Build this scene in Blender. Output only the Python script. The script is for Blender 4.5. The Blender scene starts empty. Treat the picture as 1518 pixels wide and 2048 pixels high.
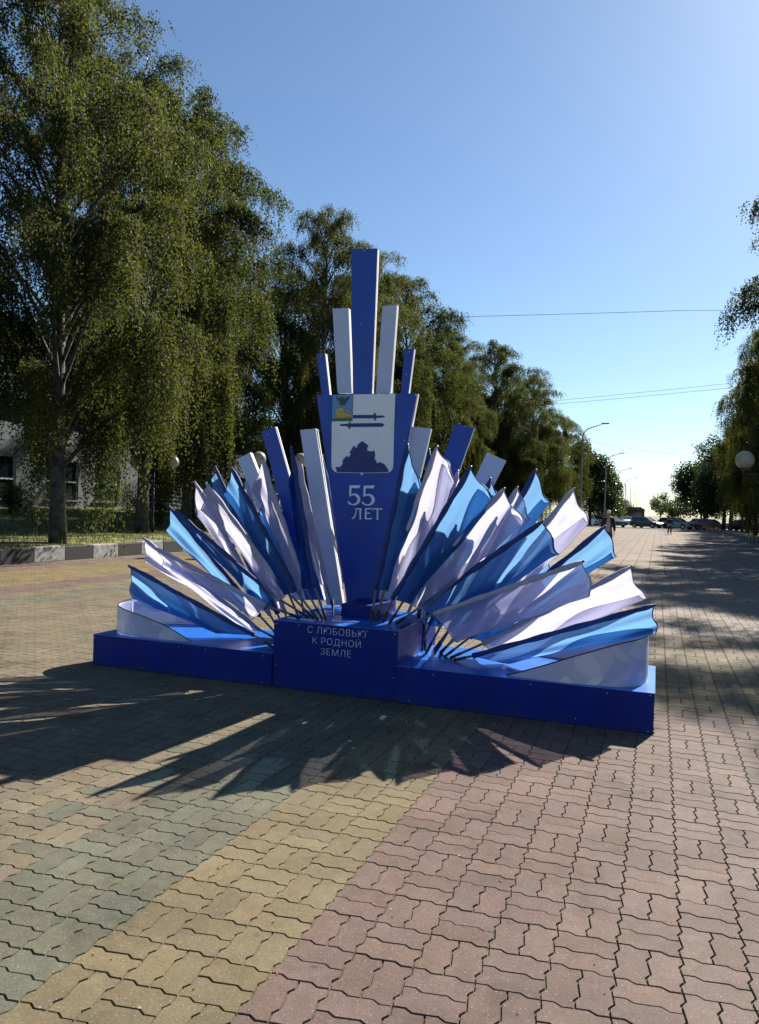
import bpy, bmesh, math, random
import numpy as np
from mathutils import Vector, Matrix

random.seed(7)
rng = np.random.default_rng(11)
SC = bpy.context.scene
COL = SC.collection

# ------------------------------------------------------------------ camera
CAM_H = 1.6356
cam_d = bpy.data.cameras.new('camera')
cam = bpy.data.objects.new('camera', cam_d)
COL.objects.link(cam)
cam_d.sensor_fit = 'VERTICAL'
cam_d.sensor_height = 36.0
cam_d.lens = 26.355
cam_d.clip_start = 0.05
cam_d.clip_end = 5000.0
YAW, PITCH, ROLL = 0.355202267, -0.00585753620, 0.0291316587
_c, _s = math.cos(YAW), math.sin(YAW)
R_ = Vector((_c, _s, 0)); F0 = Vector((-_s, _c, 0)); U0 = Vector((0, 0, 1))
F_ = math.cos(PITCH) * F0 + math.sin(PITCH) * U0
U_ = -math.sin(PITCH) * F0 + math.cos(PITCH) * U0
RX = math.cos(ROLL) * R_ + math.sin(ROLL) * U_
UX = math.cos(ROLL) * U_ - math.sin(ROLL) * R_
m = Matrix((RX, UX, -F_)).transposed().to_4x4()
m.translation = Vector((0, 0, CAM_H))
cam.matrix_world = m
SC.camera = cam

# ------------------------------------------------------------------ light
SUN_EL = math.radians(36.4)
SUN_AZ = math.atan2(0.285, 0.957)            # clockwise from +Y (the avenue), towards +X
world = bpy.data.worlds.new('World')
SC.world = world
world.use_nodes = True
wn = world.node_tree.nodes; wl = world.node_tree.links
wn.clear()
sky = wn.new('ShaderNodeTexSky'); sky.sky_type = 'NISHITA'
sky.sun_disc = False
sky.sun_elevation = SUN_EL
sky.sun_rotation = SUN_AZ
sky.altitude = 200.0
sky.air_density = 1.0
sky.dust_density = 0.35
sky.ozone_density = 2.0
bg = wn.new('ShaderNodeBackground'); bg.inputs['Strength'].default_value = 0.053
wo = wn.new('ShaderNodeOutputWorld')
tint = wn.new('ShaderNodeMix'); tint.data_type = 'RGBA'; tint.blend_type = 'MULTIPLY'; tint.inputs[0].default_value = 1.0
tint.inputs[7].default_value = (.77, .88, .96, 1)
wl.new(sky.outputs[0], tint.inputs[6]); wl.new(tint.outputs[2], bg.inputs['Color']); wl.new(bg.outputs[0], wo.inputs[0])
sun_d = bpy.data.lights.new('sun', 'SUN')
sun_d.energy = 5.0
sun_d.angle = math.radians(0.5)
sun_d.color = (1.0, 0.93, 0.82)
sun = bpy.data.objects.new('sun', sun_d); COL.objects.link(sun)
to_sun = Vector((math.sin(SUN_AZ) * math.cos(SUN_EL), math.cos(SUN_AZ) * math.cos(SUN_EL), math.sin(SUN_EL)))
sun.rotation_euler = (-to_sun).to_track_quat('-Z', 'Y').to_euler()
SC.view_settings.view_transform = 'Standard'
SC.view_settings.look = 'None'
SC.view_settings.gamma = 1.0
SC.view_settings.use_curve_mapping = False
SC.view_settings.exposure = 1.4

# ------------------------------------------------------------------ helpers
def props(o, label=None, cat=None, group=None, kind=None):
    if label: o['label'] = label
    if cat: o['category'] = cat
    if group: o['group'] = group
    if kind: o['kind'] = kind
    return o

def empty(name, loc=(0, 0, 0), rz=0.0, label=None, cat=None, group=None):
    o = bpy.data.objects.new(name, None)
    o.empty_display_size = 0.2
    COL.objects.link(o)
    o.location = loc; o.rotation_euler = (0, 0, rz)
    return props(o, label, cat, group)

class MB:
    """collects verts / faces, then builds one mesh object"""
    def __init__(s): s.v = []; s.f = []; s.mi = []
    def poly(s, pts, mi=0):
        n = len(s.v); s.v += [tuple(p) for p in pts]; s.f.append(tuple(range(n, n + len(pts)))); s.mi.append(mi)
    def box(s, x0, x1, y0, y1, z0, z1, mi=0):
        n = len(s.v)
        s.v += [(x0,y0,z0),(x1,y0,z0),(x1,y1,z0),(x0,y1,z0),(x0,y0,z1),(x1,y0,z1),(x1,y1,z1),(x0,y1,z1)]
        for q in ((0,3,2,1),(4,5,6,7),(0,1,5,4),(1,2,6,5),(2,3,7,6),(3,0,4,7)):
            s.f.append(tuple(n + i for i in q)); s.mi.append(mi)
    def prism_xz(s, pts, y0, y1, mi=0, side=None):
        """outline in the X-Z plane extruded from y0 (front) to y1"""
        n = len(s.v); k = len(pts)
        s.v += [(p[0], y0, p[1]) for p in pts] + [(p[0], y1, p[1]) for p in pts]
        s.f.append(tuple(range(n, n + k))); s.mi.append(mi)
        s.f.append(tuple(range(n + 2*k - 1, n + k - 1, -1))); s.mi.append(mi)
        for i in range(k):
            j = (i + 1) % k
            s.f.append((n + i, n + k + i, n + k + j, n + j)); s.mi.append(mi if side is None else side)
    def tube(s, pts, radii, seg=8, mi=0, cap=True):
        pts = [Vector(p) for p in pts]
        if not hasattr(radii, '__len__'): radii = [radii] * len(pts)
        n0 = len(s.v)
        prev = None
        for i, p in enumerate(pts):
            if i == 0: d = pts[1] - pts[0]
            elif i == len(pts) - 1: d = pts[-1] - pts[-2]
            else: d = pts[i+1] - pts[i-1]
            d.normalize()
            if prev is None:
                a = Vector((0,0,1)) if abs(d.z) < .9 else Vector((1,0,0))
                u = d.cross(a).normalized()
            else:
                u = (prev - d * prev.dot(d)).normalized()
            prev = u; w = d.cross(u)
            for k in range(seg):
                t = 2*math.pi*k/seg
                s.v.append(tuple(p + (u*math.cos(t) + w*math.sin(t)) * radii[i]))
        for i in range(len(pts) - 1):
            for k in range(seg):
                a = n0 + i*seg + k; b = n0 + i*seg + (k+1) % seg
                s.f.append((a, b, b + seg, a + seg)); s.mi.append(mi)
        if cap:
            s.f.append(tuple(n0 + k for k in range(seg))[::-1]); s.mi.append(mi)
            e = n0 + (len(pts)-1)*seg
            s.f.append(tuple(e + k for k in range(seg))); s.mi.append(mi)
    def sphere(s, c, r, seg=16, rings=10, mi=0, sx=1, sy=1, sz=1):
        n0 = len(s.v)
        for i in range(rings + 1):
            ph = math.pi * i / rings
            for k in range(seg):
                t = 2*math.pi*k/seg
                s.v.append((c[0] + sx*r*math.sin(ph)*math.cos(t), c[1] + sy*r*math.sin(ph)*math.sin(t), c[2] + sz*r*math.cos(ph)))
        for i in range(rings):
            for k in range(seg):
                a = n0 + i*seg + k; b = n0 + i*seg + (k+1) % seg
                s.f.append((a, a + seg, b + seg, b)); s.mi.append(mi)
    def build(s, name, mats, parent=None, smooth=False, bevel=0.0, loc=None):
        me = bpy.data.meshes.new(name)
        me.from_pydata([tuple(map(float, p)) for p in s.v], [], s.f)
        if not isinstance(mats, (list, tuple)): mats = [mats]
        for mt in mats: me.materials.append(mt)
        me.polygons.foreach_set('material_index', s.mi)
        if smooth: me.polygons.foreach_set('use_smooth', [True] * len(s.f))
        me.validate(); me.update()
        o = bpy.data.objects.new(name, me); COL.objects.link(o)
        if parent: o.parent = parent
        if loc: o.location = loc
        if bevel > 0:
            b = o.modifiers.new('bevel', 'BEVEL'); b.width = bevel; b.segments = 2; b.limit_method = 'ANGLE'; b.angle_limit = math.radians(40)
        return o

def np_mesh(name, V, Q, mats, parent=None, smooth=False, tris=False):
    """fast mesh from numpy arrays (V: n x 3, Q: m x k)"""
    me = bpy.data.meshes.new(name)
    k = Q.shape[1]
    me.vertices.add(len(V)); me.vertices.foreach_set('co', V.astype(np.float32).ravel())
    me.loops.add(Q.size); me.loops.foreach_set('vertex_index', Q.astype(np.int32).ravel())
    me.polygons.add(len(Q)); me.polygons.foreach_set('loop_start', np.arange(0, Q.size, k, dtype=np.int32))
    me.polygons.foreach_set('loop_total', np.full(len(Q), k, dtype=np.int32))
    if smooth: me.polygons.foreach_set('use_smooth', np.ones(len(Q), dtype=bool))
    for mt in (mats if isinstance(mats, (list, tuple)) else [mats]): me.materials.append(mt)
    me.update(calc_edges=True)
    if not smooth: me.shade_flat()
    o = bpy.data.objects.new(name, me); COL.objects.link(o)
    if parent: o.parent = parent
    return o

def copy_tree(o, parent=None):
    c = o.copy(); COL.objects.link(c)
    if parent: c.parent = parent
    for ch in [x for x in COL.objects if x.parent == o]: copy_tree(ch, c)
    return c

# ------------------------------------------------------------------ materials
def new_mat(name):
    mt = bpy.data.materials.new(name); mt.use_nodes = True
    nt = mt.node_tree; nt.nodes.clear()
    out = nt.nodes.new('ShaderNodeOutputMaterial')
    return mt, nt, out

def noise_col(nt, col, var=0.12, scale=6.0, detail=6.0, coord='Object', col2=None, lo=.35, hi=.65):
    """base colour broken up by noise between col*(1-var) and col*(1+var)"""
    N = nt.nodes; L = nt.links
    tc = N.new('ShaderNodeTexCoord'); no = N.new('ShaderNodeTexNoise')
    no.inputs['Scale'].default_value = scale; no.inputs['Detail'].default_value = detail; no.inputs['Roughness'].default_value = .62
    L.new(tc.outputs[coord], no.inputs['Vector'])
    r = N.new('ShaderNodeValToRGB')
    r.color_ramp.elements[0].position = lo; r.color_ramp.elements[1].position = hi
    a = [max(0, c*(1-var)) for c in col]; b = [c*(1+var) for c in (col2 or col)]
    r.color_ramp.elements[0].color = (*a, 1); r.color_ramp.elements[1].color = (*b, 1)
    L.new(no.outputs['Fac'], r.inputs[0])
    return r.outputs[0], no.outputs['Fac']

def mat(name, col, rough=.6, spec=.5, metal=0.0, var=.12, scale=6.0, bump=0.0, col2=None, coat=0.0):
    mt, nt, out = new_mat(name)
    N = nt.nodes; L = nt.links
    p = N.new('ShaderNodeBsdfPrincipled')
    c, fac = noise_col(nt, col, var, scale, col2=col2)
    L.new(c, p.inputs['Base Color'])
    p.inputs['Roughness'].default_value = rough; p.inputs['Metallic'].default_value = metal
    p.inputs['Specular IOR Level'].default_value = spec
    p.inputs['Coat Weight'].default_value = coat
    if bump:
        b = N.new('ShaderNodeBump'); b.inputs['Strength'].default_value = bump; b.inputs['Distance'].default_value = .02
        L.new(fac, b.inputs['Height']); L.new(b.outputs[0], p.inputs['Normal'])
    L.new(p.outputs[0], out.inputs[0])
    return mt

def cloth_mat(name, col, trans, tfac=.5, sheer=0.1):
    mt, nt, out = new_mat(name); N = nt.nodes; L = nt.links
    d = N.new('ShaderNodeBsdfDiffuse'); t = N.new('ShaderNodeBsdfTranslucent'); tr = N.new('ShaderNodeBsdfTransparent')
    c, fac = noise_col(nt, col, .06, 14.0)
    L.new(c, d.inputs['Color']); t.inputs['Color'].default_value = (*trans, 1); tr.inputs['Color'].default_value = (*[min(1, x*1.2) for x in trans], 1)
    mx = N.new('ShaderNodeMixShader'); mx.inputs[0].default_value = tfac
    L.new(d.outputs[0], mx.inputs[1]); L.new(t.outputs[0], mx.inputs[2])
    m2 = N.new('ShaderNodeMixShader'); m2.inputs[0].default_value = sheer
    L.new(mx.outputs[0], m2.inputs[1]); L.new(tr.outputs[0], m2.inputs[2])
    # woven relief
    tc = N.new('ShaderNodeTexCoord'); w = N.new('ShaderNodeTexNoise'); w.inputs['Scale'].default_value = 9; w.inputs['Detail'].default_value = 5
    mp = N.new('ShaderNodeMapping'); mp.inputs['Scale'].default_value = (1, 1, 2.5)
    L.new(tc.outputs['Object'], mp.inputs[0]); L.new(mp.outputs[0], w.inputs['Vector'])
    b = N.new('ShaderNodeBump'); b.inputs['Strength'].default_value = .16; b.inputs['Distance'].default_value = .01
    L.new(w.outputs['Fac'], b.inputs['Height']); L.new(b.outputs[0], d.inputs['Normal']); L.new(b.outputs[0], t.inputs['Normal'])
    L.new(m2.outputs[0], out.inputs[0])
    return mt

def leaf_mat(name, c1, c2, trans, tfac=.4, rough=.45):
    mt, nt, out = new_mat(name); N = nt.nodes; L = nt.links
    geo = N.new('ShaderNodeNewGeometry')
    r = N.new('ShaderNodeValToRGB'); r.color_ramp.elements[0].color = (*c1, 1); r.color_ramp.elements[1].color = (*c2, 1)
    L.new(geo.outputs['Random Per Island'], r.inputs[0])
    p = N.new('ShaderNodeBsdfPrincipled'); L.new(r.outputs[0], p.inputs['Base Color'])
    p.inputs['Roughness'].default_value = rough; p.inputs['Specular IOR Level'].default_value = .16
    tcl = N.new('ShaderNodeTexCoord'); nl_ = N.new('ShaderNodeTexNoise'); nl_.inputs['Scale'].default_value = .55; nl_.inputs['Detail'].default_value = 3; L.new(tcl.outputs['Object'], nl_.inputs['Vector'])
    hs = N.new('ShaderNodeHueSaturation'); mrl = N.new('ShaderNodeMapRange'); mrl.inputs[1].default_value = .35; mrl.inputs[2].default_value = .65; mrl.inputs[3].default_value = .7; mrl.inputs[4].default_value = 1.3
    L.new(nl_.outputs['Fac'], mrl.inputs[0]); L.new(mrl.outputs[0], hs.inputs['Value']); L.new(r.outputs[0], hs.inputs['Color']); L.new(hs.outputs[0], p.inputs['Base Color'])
    t = N.new('ShaderNodeBsdfTranslucent')
    r2 = N.new('ShaderNodeValToRGB'); r2.color_ramp.elements[0].color = (*[x*.7 for x in trans], 1); r2.color_ramp.elements[1].color = (*trans, 1)
    L.new(geo.outputs['Random Per Island'], r2.inputs[0]); L.new(r2.outputs[0], t.inputs['Color'])
    mx = N.new('ShaderNodeMixShader'); mx.inputs[0].default_value = tfac
    L.new(p.outputs[0], mx.inputs[1]); L.new(t.outputs[0], mx.inputs[2]); L.new(mx.outputs[0], out.inputs[0])
    return mt

M = {}
M['blue'] = mat('blue_vinyl', (.0015, .046, .33), rough=.42, spec=.5, var=.12, scale=3.0, bump=.03)
M['plinth'] = mat('plinth_vinyl_shaded', (.001, .015, .18), rough=.45, spec=.16, var=.15, scale=2.0, bump=.05)  # darker copy of the blue vinyl: front-face shade put into the plinth colour
def scuff(mt, dust, amount=.5):
    nt = mt.node_tree; N = nt.nodes; L = nt.links; p = [n for n in N if n.type == 'BSDF_PRINCIPLED'][0]
    src = p.inputs['Base Color'].links[0].from_socket
    tc = N.new('ShaderNodeTexCoord'); a = N.new('ShaderNodeTexNoise'); a.inputs['Scale'].default_value = 2.3; a.inputs['Detail'].default_value = 9; a.inputs['Roughness'].default_value = .75
    mp = N.new('ShaderNodeMapping'); mp.inputs['Scale'].default_value = (1, 1, .5); L.new(tc.outputs['Object'], mp.inputs[0]); L.new(mp.outputs[0], a.inputs['Vector'])
    sx = N.new('ShaderNodeSeparateXYZ'); L.new(tc.outputs['Object'], sx.inputs[0])
    lo = N.new('ShaderNodeMapRange'); lo.inputs[1].default_value = .14; lo.inputs[2].default_value = 0.0; lo.inputs[3].default_value = 0; lo.inputs[4].default_value = .22; L.new(sx.outputs['Z'], lo.inputs[0])
    m1 = N.new('ShaderNodeMath'); L.new(a.outputs['Fac'], m1.inputs[0]); L.new(lo.outputs[0], m1.inputs[1])
    r = N.new('ShaderNodeMapRange'); r.inputs[1].default_value = .52; r.inputs[2].default_value = .80; r.inputs[4].default_value = amount; L.new(m1.outputs[0], r.inputs[0])
    mx = N.new('ShaderNodeMix'); mx.data_type = 'RGBA'; L.new(r.outputs[0], mx.inputs[0]); L.new(src, mx.inputs[6]); mx.inputs[7].default_value = (*dust, 1)
    L.new(mx.outputs[2], p.inputs['Base Color'])
    rr = N.new('ShaderNodeMapRange'); rr.inputs[1].default_value = .3; rr.inputs[2].default_value = .7; rr.inputs[3].default_value = .3; rr.inputs[4].default_value = .62; L.new(a.outputs['Fac'], rr.inputs[0]); L.new(rr.outputs[0], p.inputs['Roughness'])
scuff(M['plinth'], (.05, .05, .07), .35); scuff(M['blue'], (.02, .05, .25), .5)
M['bluetop_lit'] = mat('blue_vinyl_top_lit', (.012, .12, .50), rough=.28, spec=.6, var=.15, scale=3.0, bump=.08)  # lighter copy of the blue vinyl: sunlit look of the lids in the colour
M['pale'] = mat('pale_board', (.40, .46, .63), rough=.5, var=.04, scale=5.0)
M['edge'] = mat('board_edge', (.80, .78, .76), rough=.5, var=.05, scale=8.0)
M['groove'] = mat('dark_groove', (.03, .03, .04), rough=.7)
M['ink'] = mat('dark_blue_print', (.003, .014, .15), rough=.45, var=.25, scale=30)
M['line'] = mat('black_outline', (.004, .004, .012), rough=.5)
M['shield'] = mat('shield_white', (.72, .72, .76), rough=.55, var=.03)
M['canton'] = mat('canton_blue', (.10, .25, .50), rough=.55, var=.05)
M['green'] = mat('heraldic_green', (.02, .14, .04), rough=.55, var=.1)
M['gold'] = mat('heraldic_gold', (.55, .38, .05), rough=.55, var=.3, scale=60)
M['eagle'] = mat('heraldic_dark', (.05, .06, .06), rough=.55, var=.5, scale=60)
M['letter'] = mat('letter_silver', (.70, .72, .78), rough=.4, var=.1, scale=12)
M['flag_b'] = cloth_mat('blue_flag_cloth', (.020, .065, .24), (.15, .34, .60), .62, .18)
M['flag_w'] = cloth_mat('white_flag_cloth', (.30, .31, .50), (.62, .62, .76), .64, .28)
M['flag_n'] = cloth_mat('navy_flag_cloth', (.012, .05, .24), (.02, .08, .40), .35, .03)
M['sleeve_b'] = mat('navy_sleeve', (.008, .03, .15), rough=.75, var=.2, scale=14)
M['sleeve_w'] = mat('lilac_sleeve', (.33, .31, .43), rough=.75, var=.1, scale=14)
M['pole'] = mat('grey_flag_rod', (.10, .10, .11), rough=.45, var=.1)
M['screw'] = mat('bright_screw', (.8, .8, .8), rough=.3, metal=.6)
M['metal_dark'] = mat('dark_painted_metal', (.012, .013, .016), rough=.5, var=.2)
M['metal_grey'] = mat('galvanised_metal', (.22, .23, .25), rough=.45, metal=.4, var=.1)
M['globe'] = mat('milky_globe', (.30, .27, .215), rough=.35, var=.03)
M['bark'] = mat('birch_bark', (.022, .020, .018), rough=.85, var=.5, scale=5.0, bump=.5, col2=(.060, .055, .050), )
M['bark_dark'] = mat('dark_bark', (.03, .024, .018), rough=.9, var=.4, scale=9, bump=.5)
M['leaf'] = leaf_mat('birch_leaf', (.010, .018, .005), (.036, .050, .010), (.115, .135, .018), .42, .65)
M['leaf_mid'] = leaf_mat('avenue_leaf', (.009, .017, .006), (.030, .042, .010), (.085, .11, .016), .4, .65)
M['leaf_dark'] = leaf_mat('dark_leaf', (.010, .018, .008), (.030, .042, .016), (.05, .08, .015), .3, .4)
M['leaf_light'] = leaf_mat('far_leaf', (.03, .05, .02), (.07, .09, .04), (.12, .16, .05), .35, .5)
M['needle'] = leaf_mat('spruce_needle', (.012, .03, .022), (.03, .06, .045), (.03, .06, .03), .2, .6)
M['kerb_w'] = mat('kerb_white_paint', (.22, .22, .21), rough=.8, var=.4, scale=5, bump=.3)
M['kerb_b'] = mat('kerb_black_paint', (.010, .010, .010), rough=.75, var=.4, scale=5, bump=.3)
M['wall'] = mat('rendered_wall', (.10, .118, .13), rough=.85, var=.08, scale=1.2, bump=.1)
M['roofgreen'] = mat('green_metal_roof', (.08, .20, .18), rough=.5, var=.15, scale=2.0)
M['frame'] = mat('window_frame', (.45, .48, .5), rough=.6)
M['winglass'] = mat('window_glass', (.015, .03, .03), rough=.12, spec=.8, var=.3, scale=1.0)
M['asphalt'] = mat('asphalt', (.07, .07, .07), rough=.9, var=.2, scale=4, bump=.2)
M['roadlight'] = mat('pale_road_edge', (.40, .38, .35), rough=.9, var=.1)
M['skin'] = mat('skin', (.45, .25, .17), rough=.6, var=.08)
M['rubber'] = mat('tyre_rubber', (.01, .01, .01), rough=.85)
M['rim'] = mat('wheel_rim', (.35, .35, .37), rough=.35, metal=.8)
M['carglass'] = mat('car_glass', (.02, .03, .035), rough=.06, spec=1.0)
M['lamp'] = mat('headlamp_glass', (.75, .75, .72), rough=.1, spec=1.0)
M['tail'] = mat('tail_lamp', (.30, .01, .01), rough=.2)

def graded_panel_mat():
    """white vinyl printed with large pale lilac and blue triangles"""
    mt, nt, out = new_mat('printed_white_vinyl'); N = nt.nodes; L = nt.links
    p = N.new('ShaderNodeBsdfPrincipled'); tc = N.new('ShaderNodeTexCoord')
    def tri(scale, rot, lo, hi):
        mp = N.new('ShaderNodeMapping'); mp.inputs['Rotation'].default_value = (0, rot, 0); mp.inputs['Scale'].default_value = (scale, 0.0, scale)
        L.new(tc.outputs['Object'], mp.inputs[0])
        v = N.new('ShaderNodeTexVoronoi'); v.distance = 'MANHATTAN'; v.inputs['Scale'].default_value = 1.0; v.inputs['Randomness'].default_value = .8
        L.new(mp.outputs[0], v.inputs['Vector'])
        r = N.new('ShaderNodeValToRGB'); r.color_ramp.interpolation = 'CONSTANT'
        r.color_ramp.elements[0].color = (*lo, 1); r.color_ramp.elements[1].color = (*hi, 1); r.color_ramp.elements[1].position = .5
        e = r.color_ramp.elements.new(.75); e.color = (*[(a+b)/2 for a, b in zip(lo, hi)], 1)
        sep = N.new('ShaderNodeSeparateColor'); L.new(v.outputs['Color'], sep.inputs[0]); L.new(sep.outputs[0], r.inputs[0])
        return r.outputs[0]
    a = tri(4.2, .78, (.44, .46, .62), (.66, .66, .70)); b = tri(2.6, .3, (.80, .82, .92), (1.0, 1.0, 1.0))
    mx = N.new('ShaderNodeMix'); mx.data_type = 'RGBA'; mx.blend_type = 'MULTIPLY'; mx.inputs[0].default_value = 1.0
    L.new(a, mx.inputs[6]); L.new(b, mx.inputs[7]); L.new(mx.outputs[2], p.inputs['Base Color'])
    p.inputs['Roughness'].default_value = .35
    t = N.new('ShaderNodeBsdfTranslucent'); t.inputs['Color'].default_value = (.7, .7, .8, 1)
    ms = N.new('ShaderNodeMixShader'); ms.inputs[0].default_value = .12
    L.new(p.outputs[0], ms.inputs[1]); L.new(t.outputs[0], ms.inputs[2])
    L.new(ms.outputs[0], out.inputs[0]); return mt
M['printed'] = graded_panel_mat()

def paver_mat(name, attr):
    mt, nt, out = new_mat(name); N = nt.nodes; L = nt.links
    p = N.new('ShaderNodeBsdfPrincipled')
    if attr:
        ca = N.new('ShaderNodeAttribute'); ca.attribute_name = 'tint'; col = ca.outputs['Color']
    else:
        ca = N.new('ShaderNodeObjectInfo'); col = ca.outputs['Color']
    tc = N.new('ShaderNodeNewGeometry')
    n1 = N.new('ShaderNodeTexNoise'); n1.inputs['Scale'].default_value = 2.2; n1.inputs['Detail'].default_value = 5
    n2 = N.new('ShaderNodeTexNoise'); n2.inputs['Scale'].default_value = 95; n2.inputs['Detail'].default_value = 4; n2.inputs['Roughness'].default_value = .8
    n3 = N.new('ShaderNodeTexVoronoi'); n3.inputs['Scale'].default_value = 120
    n5 = N.new('ShaderNodeTexNoise'); n5.inputs['Scale'].default_value = 14; n5.inputs['Detail'].default_value = 6; n5.inputs['Roughness'].default_value = .7
    for n in (n1, n2, n3, n5): L.new(tc.outputs['Position'], n.inputs['Vector'])
    def mul(a, fac, lo, hi, l0=.3, h0=.7):
        mr = N.new('ShaderNodeMapRange'); mr.inputs[1].default_value = l0; mr.inputs[2].default_value = h0; mr.inputs[3].default_value = lo; mr.inputs[4].default_value = hi
        L.new(fac, mr.inputs[0])
        mx = N.new('ShaderNodeMix'); mx.data_type = 'RGBA'; mx.blend_type = 'MULTIPLY'; mx.inputs[0].default_value = 1.0
        L.new(a, mx.inputs[6]); L.new(mr.outputs[0], mx.inputs[7]); return mx.outputs[2]
    c = mul(col, n1.outputs['Fac'], .84, 1.12); c = mul(c, n5.outputs['Fac'], .84, 1.14); c = mul(c, n2.outputs['Fac'], .72, 1.25)
    n6 = N.new('ShaderNodeTexNoise'); n6.inputs['Scale'].default_value = .9; n6.inputs['Detail'].default_value = 9; n6.inputs['Roughness'].default_value = .7; L.new(tc.outputs['Position'], n6.inputs['Vector'])
    c = mul(c, n6.outputs['Fac'], .62, 1.0, .34, .46)
    n7 = N.new('ShaderNodeTexVoronoi'); n7.inputs['Scale'].default_value = 3.1; L.new(tc.outputs['Position'], n7.inputs['Vector'])
    c = mul(c, n7.outputs['Distance'], .70, 1.0, .025, .06)
    # pale aggregate specks
    th = N.new('ShaderNodeMapRange'); th.inputs[1].default_value = .22; th.inputs[2].default_value = .14; th.inputs[3].default_value = 0; th.inputs[4].default_value = 1
    L.new(n3.outputs['Distance'], th.inputs[0])
    sep = N.new('ShaderNodeSeparateColor'); L.new(n3.outputs['Color'], sep.inputs[0])
    gt = N.new('ShaderNodeMath'); gt.operation = 'GREATER_THAN'; gt.inputs[1].default_value = .86; L.new(sep.outputs[0], gt.inputs[0])
    mm = N.new('ShaderNodeMath'); mm.operation = 'MULTIPLY'; L.new(th.outputs[0], mm.inputs[0]); L.new(gt.outputs[0], mm.inputs[1])
    mx = N.new('ShaderNodeMix'); mx.data_type = 'RGBA'; L.new(mm.outputs[0], mx.inputs[0]); L.new(c, mx.inputs[6]); mx.inputs[7].default_value = (.40, .37, .32, 1)
    L.new(mx.outputs[2], p.inputs['Base Color'])
    p.inputs['Roughness'].default_value = .85; p.inputs['Specular IOR Level'].default_value = .15
    b = N.new('ShaderNodeBump'); b.inputs['Strength'].default_value = .45; b.inputs['Distance'].default_value = .004
    L.new(n2.outputs['Fac'], b.inputs['Height']); L.new(b.outputs[0], p.inputs['Normal'])
    L.new(p.outputs[0], out.inputs[0]); return mt
M['paver'] = paver_mat('concrete_paver', False)
M['paver_many'] = paver_mat('concrete_paver_tinted', True)
M['sand'] = mat('joint_sand', (.095, .090, .055), rough=.95, var=.4, scale=14, bump=.4)

def far_paving_mat():
    mt, nt, out = new_mat('far_paving'); N = nt.nodes; L = nt.links
    p = N.new('ShaderNodeBsdfPrincipled'); tc = N.new('ShaderNodeNewGeometry')
    br = N.new('ShaderNodeTexBrick')
    mp = N.new('ShaderNodeMapping'); mp.inputs['Rotation'].default_value = (0, 0, math.pi/2); mp.inputs['Location'].default_value = (0, .2, 0)
    L.new(tc.outputs['Position'], mp.inputs[0]); L.new(mp.outputs[0], br.inputs['Vector'])
    br.inputs['Scale'].default_value = 1.0; br.inputs['Brick Width'].default_value = 2.7; br.inputs['Row Height'].default_value = .45
    br.inputs['Mortar Size'].default_value = .018; br.inputs['Mortar Smooth'].default_value = .3
    br.inputs['Color1'].default_value = (.215, .182, .156, 1); br.inputs['Color2'].default_value = (.195, .167, .144, 1); br.inputs['Mortar'].default_value = (.10, .08, .066, 1)
    n = N.new('ShaderNodeTexNoise'); n.inputs['Scale'].default_value = .7; n.inputs['Detail'].default_value = 7; L.new(tc.outputs['Position'], n.inputs['Vector'])
    mr = N.new('ShaderNodeMapRange'); mr.inputs[1].default_value = .3; mr.inputs[2].default_value = .7; mr.inputs[3].default_value = .8; mr.inputs[4].default_value = 1.15; L.new(n.outputs['Fac'], mr.inputs[0])
    mx = N.new('ShaderNodeMix'); mx.data_type = 'RGBA'; mx.blend_type = 'MULTIPLY'; mx.inputs[0].default_value = 1
    L.new(br.outputs['Color'], mx.inputs[6]); L.new(mr.outputs[0], mx.inputs[7]); L.new(mx.outputs[2], p.inputs['Base Color'])
    p.inputs['Roughness'].default_value = .95; p.inputs['Specular IOR Level'].default_value = .08
    L.new(p.outputs[0], out.inputs[0]); return mt
M['farpave'] = far_paving_mat()
M['lawn'] = mat('lawn', (.03, .042, .010), rough=.9, var=.45, scale=1.6, bump=.6, col2=(.11, .11, .022))
M['earth'] = mat('dry_grass_plain', (.10, .09, .045), rough=.95, var=.3, scale=.05, col2=(.12, .12, .05))
M['grass'] = leaf_mat('grass_blade', (.03, .05, .008), (.10, .11, .02), (.16, .18, .02), .4, .5)

# ------------------------------------------------------------------ ground, road, pavement
def sheet(name, rects, mats, kind='structure', z=0.0):
    b = MB()
    for (x0, x1, y0, y1, zz, mi) in rects: b.poly([(x0,y0,zz),(x1,y0,zz),(x1,y1,zz),(x0,y1,zz)], mi)
    o = b.build(name, mats); props(o, kind=kind); return o

sheet('ground', [(-2500, 2500, -300, 4000, -.06, 0)], [M['earth']])
XL, XR, YF = -14.62, 6.30, 21.455      # pavement edges and where the built pavers stop (96 rows of squares)
S_ = 0.225
X0_, Y0_ = -0.995, 3.680
ROW_FAR = -79; YF = Y0_ - S_ * ROW_FAR
pav = sheet('pavement', [(XL, XR, -8, YF, -.0085, 0), (XL, XR, YF, 96.5, 0.0, 1)], [M['sand'], M['farpave']])
sheet('road', [(-60, 60, 96.9, 104, -.03, 0), (-16, 22, 104, 420, -.03, 0), (-400, -60, 96.9, 104, -.03, 0), (60, 400, 96.9, 104, -.03, 0)], [M['asphalt']])
kb = MB(); kb.box(-12, 7.5, 96.5, 96.8, -.03, .05); props(kb.build('road_kerb', M['roadlight']), kind='structure')

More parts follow.
